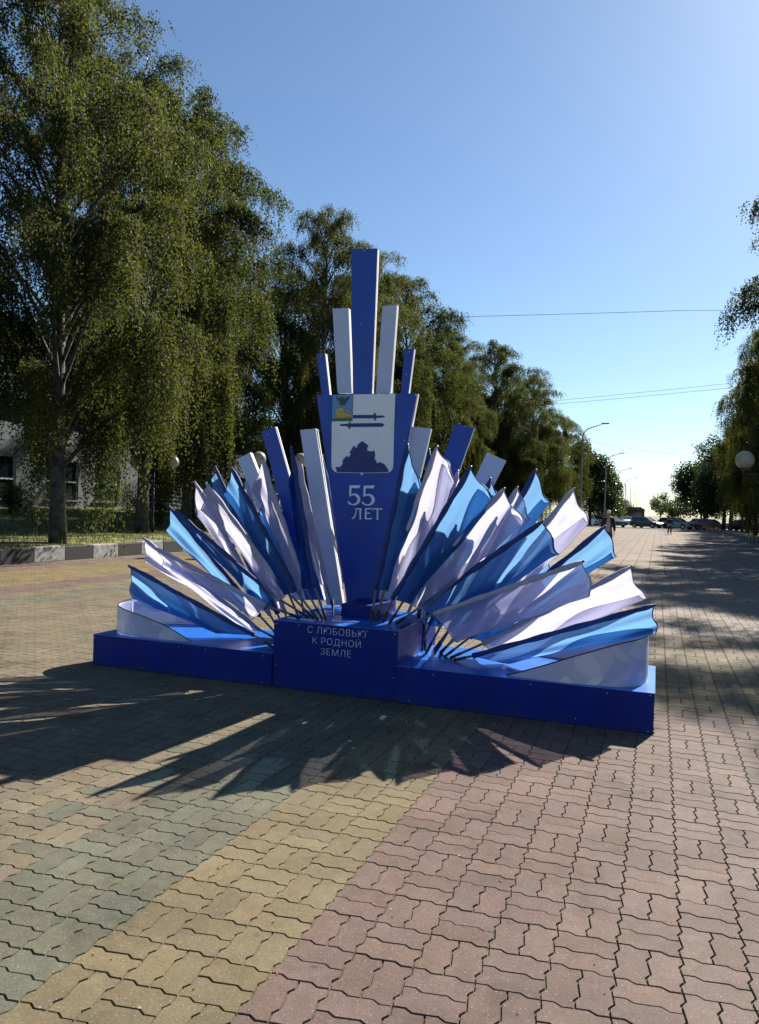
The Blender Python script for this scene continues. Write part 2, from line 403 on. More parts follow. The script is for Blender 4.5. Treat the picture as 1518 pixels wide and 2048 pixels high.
# wavy 225 x 112 mm concrete pavers laid as basket weave
AMP = 0.0085
SAW = [(0, 0), (.19, .9), (.31, -.9), (.69, .9), (.81, -.9), (1, 0)]
def outline_H(low):
    s = S_; y0 = 0 if low else s/2; y1 = y0 + s/2
    pts = []
    for t, a in SAW[:-1]: pts.append((t*s, y0 + AMP*a))                       # bottom, going +X
    q = [(1-t, a) for t, a in SAW[::-1]]                                      # sides as function of y: y=(1-t)s, x=amp*a
    side = sorted([(round((1-t)*s, 6), AMP*a) for t, a in SAW])
    mids = [(yy, aa) for yy, aa in side if y0 + 1e-4 < yy < y1 - 1e-4]
    pts.append((s, y0))
    for yy, aa in mids: pts.append((s + aa, yy))
    pts.append((s, y1))
    for t, a in SAW[::-1][1:-1]: pts.append((t*s, y1 + AMP*a))
    pts.append((0, y1))
    for yy, aa in mids[::-1]: pts.append((aa, yy))
    out = []
    for p_ in pts:
        if not out or (abs(out[-1][0]-p_[0]) + abs(out[-1][1]-p_[1])) > 1e-5: out.append(p_)
    if (abs(out[-1][0]-out[0][0]) + abs(out[-1][1]-out[0][1])) < 1e-5: out.pop()
    return out
def rot90(pts):      # rotate by -90 deg about the square's centre
    h = S_/2
    return [((y-h)+h, -(x-h)+h) for x, y in pts]
def inset(pts, d):
    n = len(pts); res = []
    for i in range(n):
        a = Vector(pts[i-1]); b = Vector(pts[i]); c = Vector(pts[(i+1) % n])
        e1 = (b-a).normalized(); e2 = (c-b).normalized()
        n1 = Vector((-e1.y, e1.x)); n2 = Vector((-e2.y, e2.x))
        k = (n1+n2); k.normalize(); cosv = max(.5, k.dot(n1))
        res.append(tuple(b + k * (d/cosv)))
    return res
OUTL = {('H', 0): outline_H(True), ('H', 1): outline_H(False)}
OUTL[('V', 0)] = rot90(OUTL[('H', 0)]); OUTL[('V', 1)] = rot90(OUTL[('H', 1)])
def paver_geo(key):
    o = OUTL[key]; c = (sum(p[0] for p in o)/len(o), sum(p[1] for p in o)/len(o))
    bot = [(x-c[0], y-c[1], -.0138) for x, y in inset(o, .0014)]
    top = [(x-c[0], y-c[1], 0.0) for x, y in inset(o, .0042)]
    n = len(o)
    V = top + bot
    return c, np.array(V), n
PG = {k: paver_geo(k) for k in OUTL}
PM = {}
for k, (c, V, n) in PG.items():
    me = bpy.data.meshes.new('paver')
    me.from_pydata(V.tolist(), [], [tuple(range(n))] + [(i, n+i, n+(i+1) % n, (i+1) % n) for i in range(n)])
    me.materials.append(M['paver']); me.update(); PM[k] = me

K_ = .475
RED2 = tuple(c*.475 for c in (.290, .228, .198))
YEL, RED, GRN, BEI, PINK, DEEP = [tuple(c*K_ for c in q) for q in ((.295, .240, .145), (.262, .180, .152), (.222, .216, .156), (.290, .240, .165), (.40, .335, .28), (.33, .25, .125))]
zr = random.Random(5)
def zone(X, Y):
    c = math.floor((X - X0_)/S_ + .01)
    if Y < 6.84:
        if c >= -1:
            t_ = min(1, max(0, (c - 1)/7.0)); base = tuple(RED[i]*(1-t_) + RED2[i]*t_ for i in range(3))
        elif c >= -4: base = YEL
        elif c >= -7: base = GRN if zr.random() > .04 else BEI
        else:
            base = BEI
            if c >= -9 and zr.random() < .25: base = GRN
    elif X > -1.2:
        base = YEL if Y < 8.8 else (BEI if Y < 11 else PINK)
    else: base = BEI if zr.random() < .8 else YEL
    if Y > 8 or X < -8:
        wob = .25*math.sin(Y*.35)
        if X < -13.3: base = RED if zr.random() < .75 else BEI
        elif X < -11.06 + wob*0: base = DEEP
        elif X < -10.25: base = RED
        elif X < -9.75: base = YEL
        elif X < -8.95: base = GRN if zr.random() < .7 else BEI
    k = 1 + zr.uniform(-.10, .10); h = zr.uniform(-.03, .03)
    return (base[0]*k*(1+h), base[1]*k, base[2]*k*(1-h), 1)

cells = []
for r in range(ROW_FAR, 20):
    for c in range(-62, 33):
        x = X0_ + S_*c; y = Y0_ - S_*(r+1); cx = x + S_/2; cy = y + S_/2
        if cx < XL or cx > XR or x < XL or x + S_ > XR: continue
        if cy < -.5: continue
        if cx < -(1.18*cy + 1.2) or cx > .22*cy + 1.6: continue
        if cx < -(1.14*cy+.6) and cy > 16: continue
        kind = 'H' if (r + c) % 2 == 0 else 'V'
        for half in (0, 1):
            cc, V, n = PG[(kind, half)]
            cells.append((x + cc[0], y + cc[1], (kind, half)))
def in_view(x, y):
    v = Vector((x, y, -CAM_H)); z = v.dot(F_)
    if z < .2: return False
    px = v.dot(RX)/z*1499.3; py = -v.dot(UX)/z*1499.3
    return abs(px) < 745 and py < 1010
near = sorted([q for q in cells if in_view(q[0], q[1])], key=lambda q: q[0]**2 + q[1]**2)[:298]
nearset = set((round(a, 4), round(b, 4)) for a, b, _ in near)
for x, y, k in near:
    o = bpy.data.objects.new('paver', PM[k]); COL.objects.link(o); o.parent = pav
    o.location = (x, y, zr.uniform(-.0012, .0012)); o.rotation_euler = (zr.gauss(0, .0035), zr.gauss(0, .0035), zr.gauss(0, .003)); o.color = zone(x, y)
VV = []; FF = []; LT = []; TT = []; off = 0
LS = []
for x, y, k in cells:
    if (round(x, 4), round(y, 4)) in nearset: continue
    cc, V, n = PG[k]
    tz = zr.uniform(-.0012, .0012); ax, ay = zr.gauss(0, .0035), zr.gauss(0, .0035)
    W = V.copy(); W[:, 2] += tz + W[:, 0]*ax + W[:, 1]*ay; W[:, 0] += x; W[:, 1] += y
    VV.append(W)
    FF.append(np.arange(off, off + n)); LT.append(np.array([n] + [4]*n))
    i = np.arange(n); j = (i+1) % n
    FF.append(np.stack([i, n+i, n+j, j], 1).ravel() + off)
    TT.append(np.tile(np.array(zone(x, y)), (2*n, 1)))
    off += 2*n
VV = np.concatenate(VV); FF = np.concatenate(FF); LT = np.concatenate(LT); TT = np.concatenate(TT)
me = bpy.data.meshes.new('paver')
me.vertices.add(len(VV)); me.vertices.foreach_set('co', VV.astype(np.float32).ravel())
me.loops.add(len(FF)); me.loops.foreach_set('vertex_index', FF.astype(np.int32))
me.polygons.add(len(LT)); me.polygons.foreach_set('loop_start', np.concatenate([[0], np.cumsum(LT)[:-1]]).astype(np.int32)); me.polygons.foreach_set('loop_total', LT.astype(np.int32))
me.update(calc_edges=True); me.shade_flat()
at = me.color_attributes.new('tint', 'FLOAT_COLOR', 'POINT'); at.data.foreach_set('color', TT.astype(np.float32).ravel())
me.materials.append(M['paver_many'])
o = bpy.data.objects.new('paver', me); COL.objects.link(o); o.parent = pav; o['kind'] = 'stuff'
print('pavers', len(cells))

# weeds in the joints (tiny tufts) and a few fallen petals
tv = []; tf = []
for i in range(2200):
    c = zr.randint(-1, 9) if zr.random() < .8 else zr.randint(-20, -2)
    x = X0_ + S_*c + zr.gauss(0, .004); y = zr.uniform(1.5, 8)
    if zr.random() < .45: x, y = X0_ + S_*(c + zr.random()), Y0_ - S_*zr.randint(-20, 9) + zr.gauss(0, .004)
    if -5.25 < x < .05 and y > 5.9: continue
    for k in range(3):
        a = zr.uniform(0, 6.28); l = zr.uniform(.004, .011); n = len(tv)
        dx, dy = math.cos(a)*.0016, math.sin(a)*.0016
        tv += [(x-dx, y-dy, -.010), (x+dx, y+dy, -.009), (x+zr.gauss(0, .004), y+zr.gauss(0, .004), -.005+l)]; tf.append((n, n+1, n+2))
tw = np_mesh('joint_weeds', np.array(tv), np.array(tf), M['grass']); props(tw, kind='stuff')

# a few red petals, bits of paper and dry leaf crumbs lying on the blocks
lt = MB()
for x, y in [gp for gp in ((-1.17, 1.98), (-1.20, 2.33), (-2.86, 1.98+.25), (-1.05, 2.9), (.42, 2.62), (-.6, 3.3), (-2.2, 3.0), (-.15, 4.6), (-3.3, 4.3))]:
    for k in range(3):
        a = zr.uniform(0, 6.28); r = zr.uniform(.003, .007); px, py = x + zr.gauss(0, .008), y + zr.gauss(0, .008)
        lt.poly([(px + r*math.cos(a+t), py + r*.7*math.sin(a+t), .003 + .002*math.sin(t)) for t in (0, 1.3, 2.6, 3.9, 5.2)], 0)
for i in range(240):
    x = zr.uniform(-6, 1.2); y = zr.uniform(1.6, 9)
    if -5.25 < x < .05 and y > 5.9: continue
    a = zr.uniform(0, 6.28); r = zr.uniform(.002, .0055)
    lt.poly([(x + r*math.cos(a+t)*1.6, y + r*math.sin(a+t), .0025 + .002*math.sin(t+a)) for t in (0, 1.5, 3.1, 4.6)], 1 if zr.random() < .7 else 2)
props(lt.build('litter', [mat('red_petal', (.35, .03, .01)), mat('dry_crumb', (.10, .07, .03)), mat('paper_crumb', (.55, .54, .5))]), kind='stuff')

# ------------------------------------------------------------------ kerb and lawn on the left
kerb = sheet('left_kerb_bed', [(-15.05, -14.6, -8, 96, -.012, 0)], [M['sand']])
def kerb_block_mesh(name):
    b = MB(); b.box(-.17, .17, 0, 1.045, -.02, .37)
    o = b.build(name, M['kerb_w'], kerb, bevel=.018); return o
kb0 = kerb_block_mesh('kerb_block')
y = 13.58 - 1.05*12; i = 0
kr = random.Random(3)
while y < 95:
    o = kb0 if i == 0 else kb0.copy()
    if i: COL.objects.link(o)
    o.location = (-14.87 + kr.gauss(0, .008), y, kr.gauss(0, .006)); o.rotation_euler = (0, 0, kr.gauss(0, .006))
    o.material_slots[0].link = 'OBJECT'; o.material_slots[0].material = M['kerb_w'] if i % 2 else M['kerb_b']
    y += 1.055; i += 1
rk = sheet('right_kerb_bed', [(6.28, 6.72, -8, 96, -.012, 0)], [M['sand']])
y = 30.0; i = 0
while y < 95:
    o = kb0.copy(); COL.objects.link(o); o.parent = rk
    o.location = (6.50 + kr.gauss(0, .008), y, -.1 + kr.gauss(0, .006)); o.rotation_euler = (0, 0, kr.gauss(0, .006))
    o.material_slots[0].link = 'OBJECT'; o.material_slots[0].material = M['kerb_w'] if i % 2 else M['kerb_b']
    y += 1.055; i += 1

def lawn_z(x):
    t = min(1, max(0, (-15.05 - x)/17.0)); return .31 + .80*t**1.1
def lawn_mesh(name, xs, ys, zf):
    V = np.array([(x, y, zf(x, y)) for y in ys for x in xs]); nx = len(xs)
    Q = np.array([(j*nx+i, j*nx+i+1, (j+1)*nx+i+1, (j+1)*nx+i) for j in range(len(ys)-1) for i in range(nx-1)])
    o = np_mesh(name, V, Q, M['lawn'], smooth=True); props(o, kind='structure')
import mathutils
def nz(x, y, s=.6): return mathutils.noise.noise((x*s, y*s, 0))
lawn_mesh('lawn_left', list(np.linspace(-70, -15.03, 60)), list(np.linspace(-8, 96, 100)), lambda x, y: lawn_z(x) + .04*nz(x, y))
lawn_mesh('lawn_right', list(np.linspace(6.7, 60, 50)), list(np.linspace(-8, 96, 60)), lambda x, y: .2 + .03*nz(x, y))
# mown grass blades near the kerb and by the sunny strip in front of the building
gb = []; N = 26000
gx = rng.uniform(-31.5, -15.1, N); gy = rng.uniform(12, 52, N)
gz = np.array([lawn_z(x) for x in gx]) + .0
h = rng.uniform(.05, .16, N); a = rng.uniform(0, 6.28, N); w = .012 + .01*rng.random(N)
P0 = np.stack([gx - np.cos(a)*w, gy - np.sin(a)*w, gz - .02], 1); P1 = np.stack([gx + np.cos(a)*w, gy + np.sin(a)*w, gz - .02], 1)
P2 = np.stack([gx + rng.normal(0, .03, N), gy + rng.normal(0, .03, N), gz + h], 1)
V = np.stack([P0, P1, P2], 1).reshape(-1, 3); props(np_mesh('grass', V, np.arange(3*N).reshape(-1, 3), M['grass']), kind='stuff')
FLAGS = [
    ('b', 6.16, (-3.285, 0.306), (-3.499, 0.413), (-4.927, 0.975), (-4.897, 0.641), (-3.976, 0.39), 'lowest blue flag on the left side, sagging over the curved white panel'),
    ('w', 6.20, (-3.046, 0.547), (-3.408, 0.69), (-4.657, 1.17), (-4.532, 0.954), (-3.568, 0.542), 'white flag just above the lowest two on the left, front one of a white pair'),
    ('b', 6.24, (-2.974, 0.561), (-3.343, 0.78), (-4.451, 1.539), (-4.311, 1.352), (-3.46, 0.63), 'blue flag at middle height on the left, in front of another blue one'),
    ('w', 6.20, (-2.905, 0.572), (-3.172, 0.823), (-4.082, 1.815), (-4.159, 1.562), (-3.32, 0.72), 'white flag on the left between two blue flags, front of a white pair'),
    ('b', 6.16, (-2.846, 0.591), (-3.071, 0.848), (-3.785, 1.96), (-3.88, 1.702), (-3.208, 0.806), 'blue flag on the left between two white flags, below the grey white board tip'),
    ('w', 6.22, (-2.829, 0.585), (-3.004, 0.86), (-3.495, 2.051), (-3.619, 1.743), (-3.127, 0.852), 'broad white flag leaning left against the tall blue board'),
    ('n', 6.15, (-2.763, 0.604), (-2.881, 0.893), (-3.158, 2.148), (-3.176, 1.75), (-3.011, 0.875), 'narrow dark navy flag right of the tall blue board on the left'),
    ('b', 6.15, (-2.331, 0.634), (-2.293, 0.922), (-2.041, 2.17), (-1.915, 1.754), (-2.181, 0.912), 'steep blue flag leaning on the right edge of the emblem tablet'),
    ('w', 6.20, (-2.303, 0.629), (-2.236, 0.903), (-1.795, 2.157), (-1.606, 1.881), (-2.087, 0.887), 'tall lilac white flag on the right, second from the emblem tablet'),
    ('b', 6.16, (-2.227, 0.632), (-2.141, 0.844), (-1.487, 1.986), (-1.292, 1.709), (-1.971, 0.813), 'dark blue flag on the right between two tall white flags'),
    ('w', 6.22, (-2.187, 0.614), (-2.064, 0.821), (-1.215, 1.812), (-1.057, 1.542), (-1.861, 0.753), 'glowing white flag on the right crossed by a shadow of a pole'),
    ('b', 6.26, (-2.136, 0.613), (-1.911, 0.784), (-0.895, 1.556), (-0.722, 1.284), (-1.734, 0.637), 'blue flag in the middle of the right side, over the glowing white one'),
    ('w', 6.16, (-2.064, 0.602), (-1.762, 0.742), (-0.557, 1.249), (-0.453, 0.97), (-1.549, 0.497), 'wide sheer lilac flag low on the right, over a brighter white one'),
    ('w', 6.60, (-1.953, 0.306), (-1.828, 0.56), (-1.17, 1.834), (-1.026, 1.566), (-1.71, 0.538), 'white flag tip on the right, half hidden behind the glowing white one'),
    ('b', 6.66, (-1.884, 0.293), (-1.749, 0.544), (-1.022, 1.993), (-0.893, 1.715), (-1.585, 0.513), 'light blue flag on the right with a twisted dark end, tallest of the back row'),
    ('w', 6.60, (-1.82, 0.31), (-1.618, 0.577), (-0.686, 1.835), (-0.565, 1.552), (-1.388, 0.521), 'bright white flag standing out against the far trees on the right'),
    ('b', 6.54, (-1.757, 0.308), (-1.533, 0.504), (-0.418, 1.524), (-0.287, 1.287), (-1.306, 0.449), 'blue flag whose tip reaches the man walking on the avenue'),
    ('w', 6.46, (-1.689, 0.32), (-1.401, 0.471), (-0.199, 1.206), (-0.099, 0.959), (-1.221, 0.326), 'bright white flag at far right just above the lowest blue one'),
    ('b', 6.36, (-1.627, 0.326), (-1.464, 0.377), (-0.01, 0.92), (0.001, 0.697), (-1.135, 0.251), 'lowest blue flag on the right, resting on the curved white panel'),
    ('b', 6.72, (-2.058, 0.313), (-1.958, 0.556), (-1.434, 1.915), (-1.318, 1.7), (-1.837, 0.542), 'blue flag behind the right white board, only its tip showing'),
    ('b', 6.78, (-2.136, 0.295), (-2.085, 0.584), (-2.036, 2.182), (-1.91, 1.911), (-1.977, 0.593), 'blue flag sliver between the right pale board and the lilac flag'),
    ('w', 6.72, (-2.087, 0.31), (-2.032, 0.573), (-1.738, 1.98), (-1.649, 1.683), (-1.911, 0.583), 'white flag tip behind the lilac flag and the right blue board'),
    ('w', 6.56, (-3.456, 0.268), (-3.66, 0.388), (-5.07, 1.232), (-5.049, 0.969), (-3.829, 0.364), 'lowest white flag on the left, back one of a white pair'),
    ('b', 6.60, (-3.443, 0.263), (-3.687, 0.52), (-4.79, 1.578), (-4.825, 1.304), (-3.916, 0.553), 'light blue flag end on the left, back one of a blue pair'),
    ('w', 6.64, (-3.431, 0.257), (-3.596, 0.532), (-4.512, 1.836), (-4.506, 1.477), (-3.769, 0.595), 'white flag with its bare rod end showing, highest white of the left back row'),
    ('b', 6.68, (-3.413, 0.253), (-3.534, 0.542), (-4.295, 1.996), (-4.376, 1.715), (-3.689, 0.611), 'light blue flag tip between two darker flags on the left'),
    ('w', 6.72, (-3.395, 0.258), (-3.471, 0.557), (-3.959, 1.853), (-4.022, 1.621), (-3.597, 0.623), 'small white flag edge behind the left blue flag and pale board'),
    ('w', 6.72, (-2.934, 0.525), (-3.03, 0.861), (-3.363, 2.076), (-3.451, 1.686), (-3.095, 0.857), 'white flag between the navy flag and the tall pale board'),
    ('b', 7.08, (-2.916, 0.556), (-2.981, 0.858), (-3.274, 2.138), (-3.148, 1.545), (-2.943, 0.886), 'bright blue flag sliver between the pale board and the emblem tablet'),
    ('w', 6.74, (-3.312, 0.492), (-3.478, 0.806), (-4.094, 1.619), (-4.194, 1.409), (-3.66, 0.809), 'white flag deep in the left fan behind the blue ones'),
    ('b', 6.80, (-3.286, 0.496), (-3.363, 0.808), (-3.769, 1.757), (-3.877, 1.471), (-3.492, 0.784), 'blue flag deep in the left fan behind the broad white one'),
    ('b', 6.74, (-2.005, 0.314), (-2.013, 0.572), (-1.546, 1.686), (-1.401, 1.462), (-1.867, 0.56), 'blue flag deep in the right fan behind the glowing white one'),
    ('w', 6.80, (-1.934, 0.283), (-1.763, 0.561), (-1.162, 1.47), (-0.999, 1.252), (-1.572, 0.521), 'white flag deep in the right fan seen through the blue one'),
    ('b', 6.70, (-1.848, 0.29), (-1.618, 0.531), (-0.918, 1.217), (-0.783, 1.049), (-1.43, 0.443), 'blue flag low in the right fan seen through the wide sheer lilac one'),
]
BOARDS = [
    ('b', 7.00, (-2.987, 4.243), (-2.7, 4.222), (-2.717, 2.71), (-2.917, 2.714), 0.06, 'tall blue board rising above the emblem, highest of all'),
    ('w', 7.00, (-3.173, 3.654), (-2.995, 3.647), (-2.936, 2.785), (-3.09, 2.789), 0.06, 'pale board left of the tall one'),
    ('b', 7.00, (-3.338, 3.202), (-3.243, 3.203), (-3.171, 2.72), (-3.256, 2.722), 0.06, 'short blue board at the left above the emblem'),
    ('w', 7.00, (-2.628, 3.643), (-2.476, 3.648), (-2.517, 2.774), (-2.671, 2.778), 0.06, 'pale board right of the tall one'),
    ('b', 7.00, (-2.384, 3.204), (-2.286, 3.204), (-2.337, 2.701), (-2.415, 2.703), 0.06, 'short blue board at the right above the emblem'),
    ('w', 6.95, (-3.477, 2.411), (-3.302, 2.424), (-2.941, 0.645), (-3.122, 0.632), 0.06, 'long pale board just left of the emblem tablet'),
    ('b', 7.00, (-3.954, 2.404), (-3.795, 2.456), (-3.174, 0.674), (-3.378, 0.66), 0.05, 'blue board leaning left'),
    ('w', 7.05, (-4.267, 2.115), (-4.115, 2.186), (-3.367, 0.655), (-3.541, 0.643), 0.05, 'pale board leaning far left'),
    ('w', 7.00, (-2.283, 2.44), (-2.088, 2.419), (-2.448, 0.725), (-2.617, 0.713), 0.05, 'pale board leaning right beside the emblem'),
    ('b', 7.05, (-1.863, 2.475), (-1.674, 2.425), (-2.236, 0.734), (-2.413, 0.722), 0.05, 'blue board leaning right'),
    ('w', 7.10, (-1.552, 2.194), (-1.371, 2.118), (-2.036, 0.743), (-2.205, 0.731), 0.05, 'pale board leaning far right'),
]
TABLET = [(-3.297, 2.763), (-2.239, 2.757), (-2.585, 0.693), (-2.895, 0.671)]
SHIELD = [(-3.115, 2.763), (-2.443, 2.755), (-2.446, 2.456), (-2.442, 2.053), (-2.447, 2.022), (-2.463, 1.999), (-2.487, 1.984), (-2.733, 1.98), (-2.756, 1.972), (-2.772, 1.947), (-2.787, 1.968), (-2.813, 1.979), (-3.041, 1.977), (-3.072, 1.988), (-3.096, 2.012), (-3.106, 2.044), (-3.115, 2.463)]
CANTON = [(-3.115, 2.76), (-2.892, 2.758), (-2.891, 2.496), (-3.111, 2.496)]
GREEN = [(-3.109, 2.519), (-3.067, 2.528), (-2.892, 2.522), (-2.892, 2.497), (-3.11, 2.497)]
EAGLE = [(-3.074, 2.746), (-3.054, 2.732), (-3.036, 2.725), (-3.021, 2.731), (-3.011, 2.737), (-3.001, 2.738), (-2.988, 2.727), (-2.969, 2.722), (-2.948, 2.729), (-2.927, 2.741), (-2.933, 2.718), (-2.953, 2.698), (-2.971, 2.684), (-2.969, 2.658), (-2.979, 2.654), (-2.99, 2.67), (-2.996, 2.648), (-3.008, 2.65), (-3.012, 2.672), (-3.026, 2.656), (-3.036, 2.663), (-3.028, 2.688), (-3.05, 2.703), (-3.068, 2.724)]
LION = [(-3.067, 2.527), (-3.05, 2.546), (-3.063, 2.566), (-3.075, 2.574), (-3.062, 2.59), (-3.066, 2.606), (-3.051, 2.622), (-3.022, 2.626), (-2.999, 2.619), (-2.982, 2.601), (-2.978, 2.577), (-2.954, 2.565), (-2.928, 2.563), (-2.908, 2.548), (-2.898, 2.532), (-2.903, 2.524), (-2.937, 2.533), (-2.946, 2.539), (-2.98, 2.532), (-2.983, 2.519), (-3.023, 2.52), (-3.031, 2.537), (-3.041, 2.525)]
TAIL = [(-2.905, 2.544), (-2.901, 2.564), (-2.917, 2.578), (-2.947, 2.582), (-2.965, 2.592), (-2.969, 2.606), (-2.955, 2.611), (-2.951, 2.598), (-2.939, 2.59), (-2.912, 2.586), (-2.892, 2.567), (-2.893, 2.543)]
SWORD_A = [(-2.887, 2.554), (-2.66, 2.552), (-2.664, 2.568), (-2.657, 2.574), (-2.647, 2.571), (-2.636, 2.547), (-2.616, 2.542), (-2.6, 2.546), (-2.562, 2.544), (-2.543, 2.536), (-2.546, 2.527), (-2.562, 2.526), (-2.599, 2.52), (-2.616, 2.525), (-2.632, 2.519), (-2.643, 2.495), (-2.655, 2.494), (-2.66, 2.502), (-2.655, 2.517), (-2.887, 2.519)]
SWORD_B = [(-3.026, 2.454), (-3.018, 2.464), (-2.978, 2.465), (-2.951, 2.468), (-2.935, 2.464), (-2.924, 2.486), (-2.914, 2.488), (-2.908, 2.48), (-2.915, 2.471), (-2.576, 2.47), (-2.543, 2.451), (-2.575, 2.432), (-2.914, 2.433), (-2.91, 2.42), (-2.916, 2.412), (-2.925, 2.417), (-2.938, 2.439), (-2.95, 2.441), (-2.978, 2.443), (-3.017, 2.445)]
ROCKS = [(-3.043, 1.98), (-3.058, 2.032), (-3.008, 2.034), (-2.983, 2.063), (-2.982, 2.101), (-2.941, 2.146), (-2.92, 2.132), (-2.896, 2.16), (-2.909, 2.18), (-2.867, 2.249), (-2.837, 2.225), (-2.823, 2.261), (-2.778, 2.293), (-2.714, 2.252), (-2.721, 2.198), (-2.675, 2.189), (-2.644, 2.2), (-2.632, 2.145), (-2.643, 2.126), (-2.608, 2.071), (-2.587, 2.088), (-2.531, 2.063), (-2.49, 2.006), (-2.493, 1.984), (-2.762, 1.978)]
FIVE_BAR = [(-2.899, 1.849), (-2.785, 1.854), (-2.796, 1.823), (-2.877, 1.824)]
FIVE_STEM = [(-2.899, 1.849), (-2.878, 1.849), (-2.882, 1.759), (-2.902, 1.746)]
FIVE_BOWL = [(-2.902, 1.746), (-2.879, 1.763), (-2.843, 1.771), (-2.805, 1.759), (-2.781, 1.726), (-2.781, 1.692), (-2.804, 1.663), (-2.848, 1.649), (-2.893, 1.659), (-2.918, 1.681), (-2.909, 1.693), (-2.885, 1.67), (-2.854, 1.663), (-2.825, 1.676), (-2.809, 1.703), (-2.817, 1.733), (-2.84, 1.75), (-2.87, 1.751), (-2.895, 1.738)]
L_BAR = [(-2.835, 1.622), (-2.764, 1.624), (-2.764, 1.612), (-2.83, 1.611)]
L_RIGHT = [(-2.786, 1.612), (-2.769, 1.612), (-2.767, 1.525), (-2.759, 1.514), (-2.789, 1.513), (-2.782, 1.525)]
L_LEFT = [(-2.823, 1.611), (-2.813, 1.611), (-2.82, 1.561), (-2.834, 1.525), (-2.857, 1.513), (-2.866, 1.523), (-2.846, 1.533), (-2.832, 1.561)]
E_STEM = [(-2.726, 1.625), (-2.71, 1.626), (-2.709, 1.516), (-2.727, 1.515)]
E_TOP = [(-2.71, 1.627), (-2.655, 1.63), (-2.659, 1.61), (-2.666, 1.618), (-2.71, 1.615)]
E_MID = [(-2.709, 1.582), (-2.673, 1.584), (-2.673, 1.572), (-2.709, 1.571)]
E_LOW = [(-2.709, 1.528), (-2.665, 1.53), (-2.652, 1.538), (-2.656, 1.517), (-2.709, 1.516)]
T_BAR = [(-2.644, 1.628), (-2.546, 1.629), (-2.55, 1.61), (-2.557, 1.617), (-2.639, 1.617), (-2.647, 1.607)]
T_STEM = [(-2.602, 1.617), (-2.586, 1.617), (-2.585, 1.528), (-2.576, 1.518), (-2.606, 1.517), (-2.599, 1.527)]
FIVE_DX = 0.153
# line1 (-2.586, 0.538)
# line1L (-2.85, 0.538)
# line1R (-2.324, 0.539)
# line2 (-2.583, 0.447)
# line3 (-2.585, 0.364)

# ------------------------------------------------------------------ the festive stand
stand = empty('festive_stand', (-2.6, 6.0, 0), 0, 'big blue festive stand with emblem tablet, radiating boards and long box plinth on the paving', 'festive stand')
OFF = Vector((-2.6, 6.0, 0))
def sbuild(b, name, mats, parent=None, **k):
    """geometry is given in world coordinates; store it relative to its parent thing"""
    par = parent or stand
    b.v = [(p[0]-OFF.x, p[1]-OFF.y, p[2]-OFF.z) for p in b.v]
    return b.build(name, mats, par, **k)
def screws(lst, parent, y):
    for x, z in lst:
        b = MB(); b.sphere((x, y, z), .004, 8, 5, sy=.5); sbuild(b, 'screw', M['screw'], parent)
def box_part(x0, x1, y0, y1, z0, z1, topmat, scr):
    b = MB(); b.box(x0, x1, y0, y1, z0, z1 - .004)
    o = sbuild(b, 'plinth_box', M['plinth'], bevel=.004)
    t = MB(); t.box(x0 - .004, x1 + .004, y0 - .004, y1 + .004, z1 - .0035, z1)
    sbuild(t, 'lid', topmat, o)
    screws(scr, o, y0 - .001)
    return o
box_part(-5.197, -3.206, 5.975, 7.05, .004, .302, M['bluetop_lit'], [(-5.17, .27), (-4.2, .27), (-3.9, .272), (-3.3, .27), (-3.3, .03), (-4.6, .03)])
cbox = box_part(-3.203, -2.021, 5.99, 7.14, .004, .600, M['bluetop_lit'], [(-3.17, .57), (-2.05, .57), (-2.3, .575), (-2.95, .575), (-2.05, .2), (-3.17, .2)])
box_part(-2.018, .018, 5.965, 7.05, .004, .310, M['bluetop_lit'], [(-1.7, .27), (-.9, .275), (-.32, .272), (-.01, .29), (-.55, .05), (-.02, .02), (-1.9, .03)])
b = MB(); b.box(-2.76, -2.43, 6.48, 7.10, .602, .725); sbuild(b, 'pedestal', M['plinth'], bevel=.003)  # same shade-darkened vinyl as the plinth boxes

# stiff radiating boards: coloured face, white returns with a dark groove
def board(k, Y, a, b_, c, d, t, lab):
    pts = [a, b_, c, d]
    f = MB(); f.prism_xz(pts, Y, Y + .012)
    o = sbuild(f, 'board', M['blue'] if k == 'b' else M['pale']); o['label'] = lab
    def shrink(q, e):
        cx = sum(p[0] for p in pts)/4; cz = sum(p[1] for p in pts)/4
        return [(p[0] + (e if p[0] < cx else -e), p[1] + (e if p[1] < cz else -e)) for p in q]
    g = MB(); g.prism_xz(shrink(pts, .002), Y + .0125, Y + t*.45); sbuild(g, 'side_strip', M['edge'], o)
    g = MB(); g.prism_xz(shrink(pts, .008), Y + t*.455, Y + t*.6); sbuild(g, 'groove', M['groove'], o)
    g = MB(); g.prism_xz(shrink(pts, .002), Y + t*.605, Y + t); sbuild(g, 'side_strip', M['edge'], o)
    cx = (a[0]+b_[0])/2; 
    screws([(a[0]*.5+b_[0]*.5, a[1]-.03), (d[0]*.5+c[0]*.5, d[1]+.05), ((a[0]+c[0])/2, (a[1]+c[1])/2)], o, Y - .001) if k == 'b' else None
    return o
for q in BOARDS: board(*q)
# steel props behind the boards
for (x0, z0, x1, z1) in [(-2.81, .6, -2.81, 3.9), (-3.03, .6, -3.03, 3.5), (-2.55, .6, -2.55, 3.5), (-3.25, .6, -3.7, 1.9), (-2.3, .6, -1.8, 1.9), (-2.2, .6, -1.5, 1.7)]:
    b = MB(); b.tube([(x0, 7.12, z0), (x1, 7.12, z1)], .018, 6); sbuild(b, 'prop', M['metal_grey'])

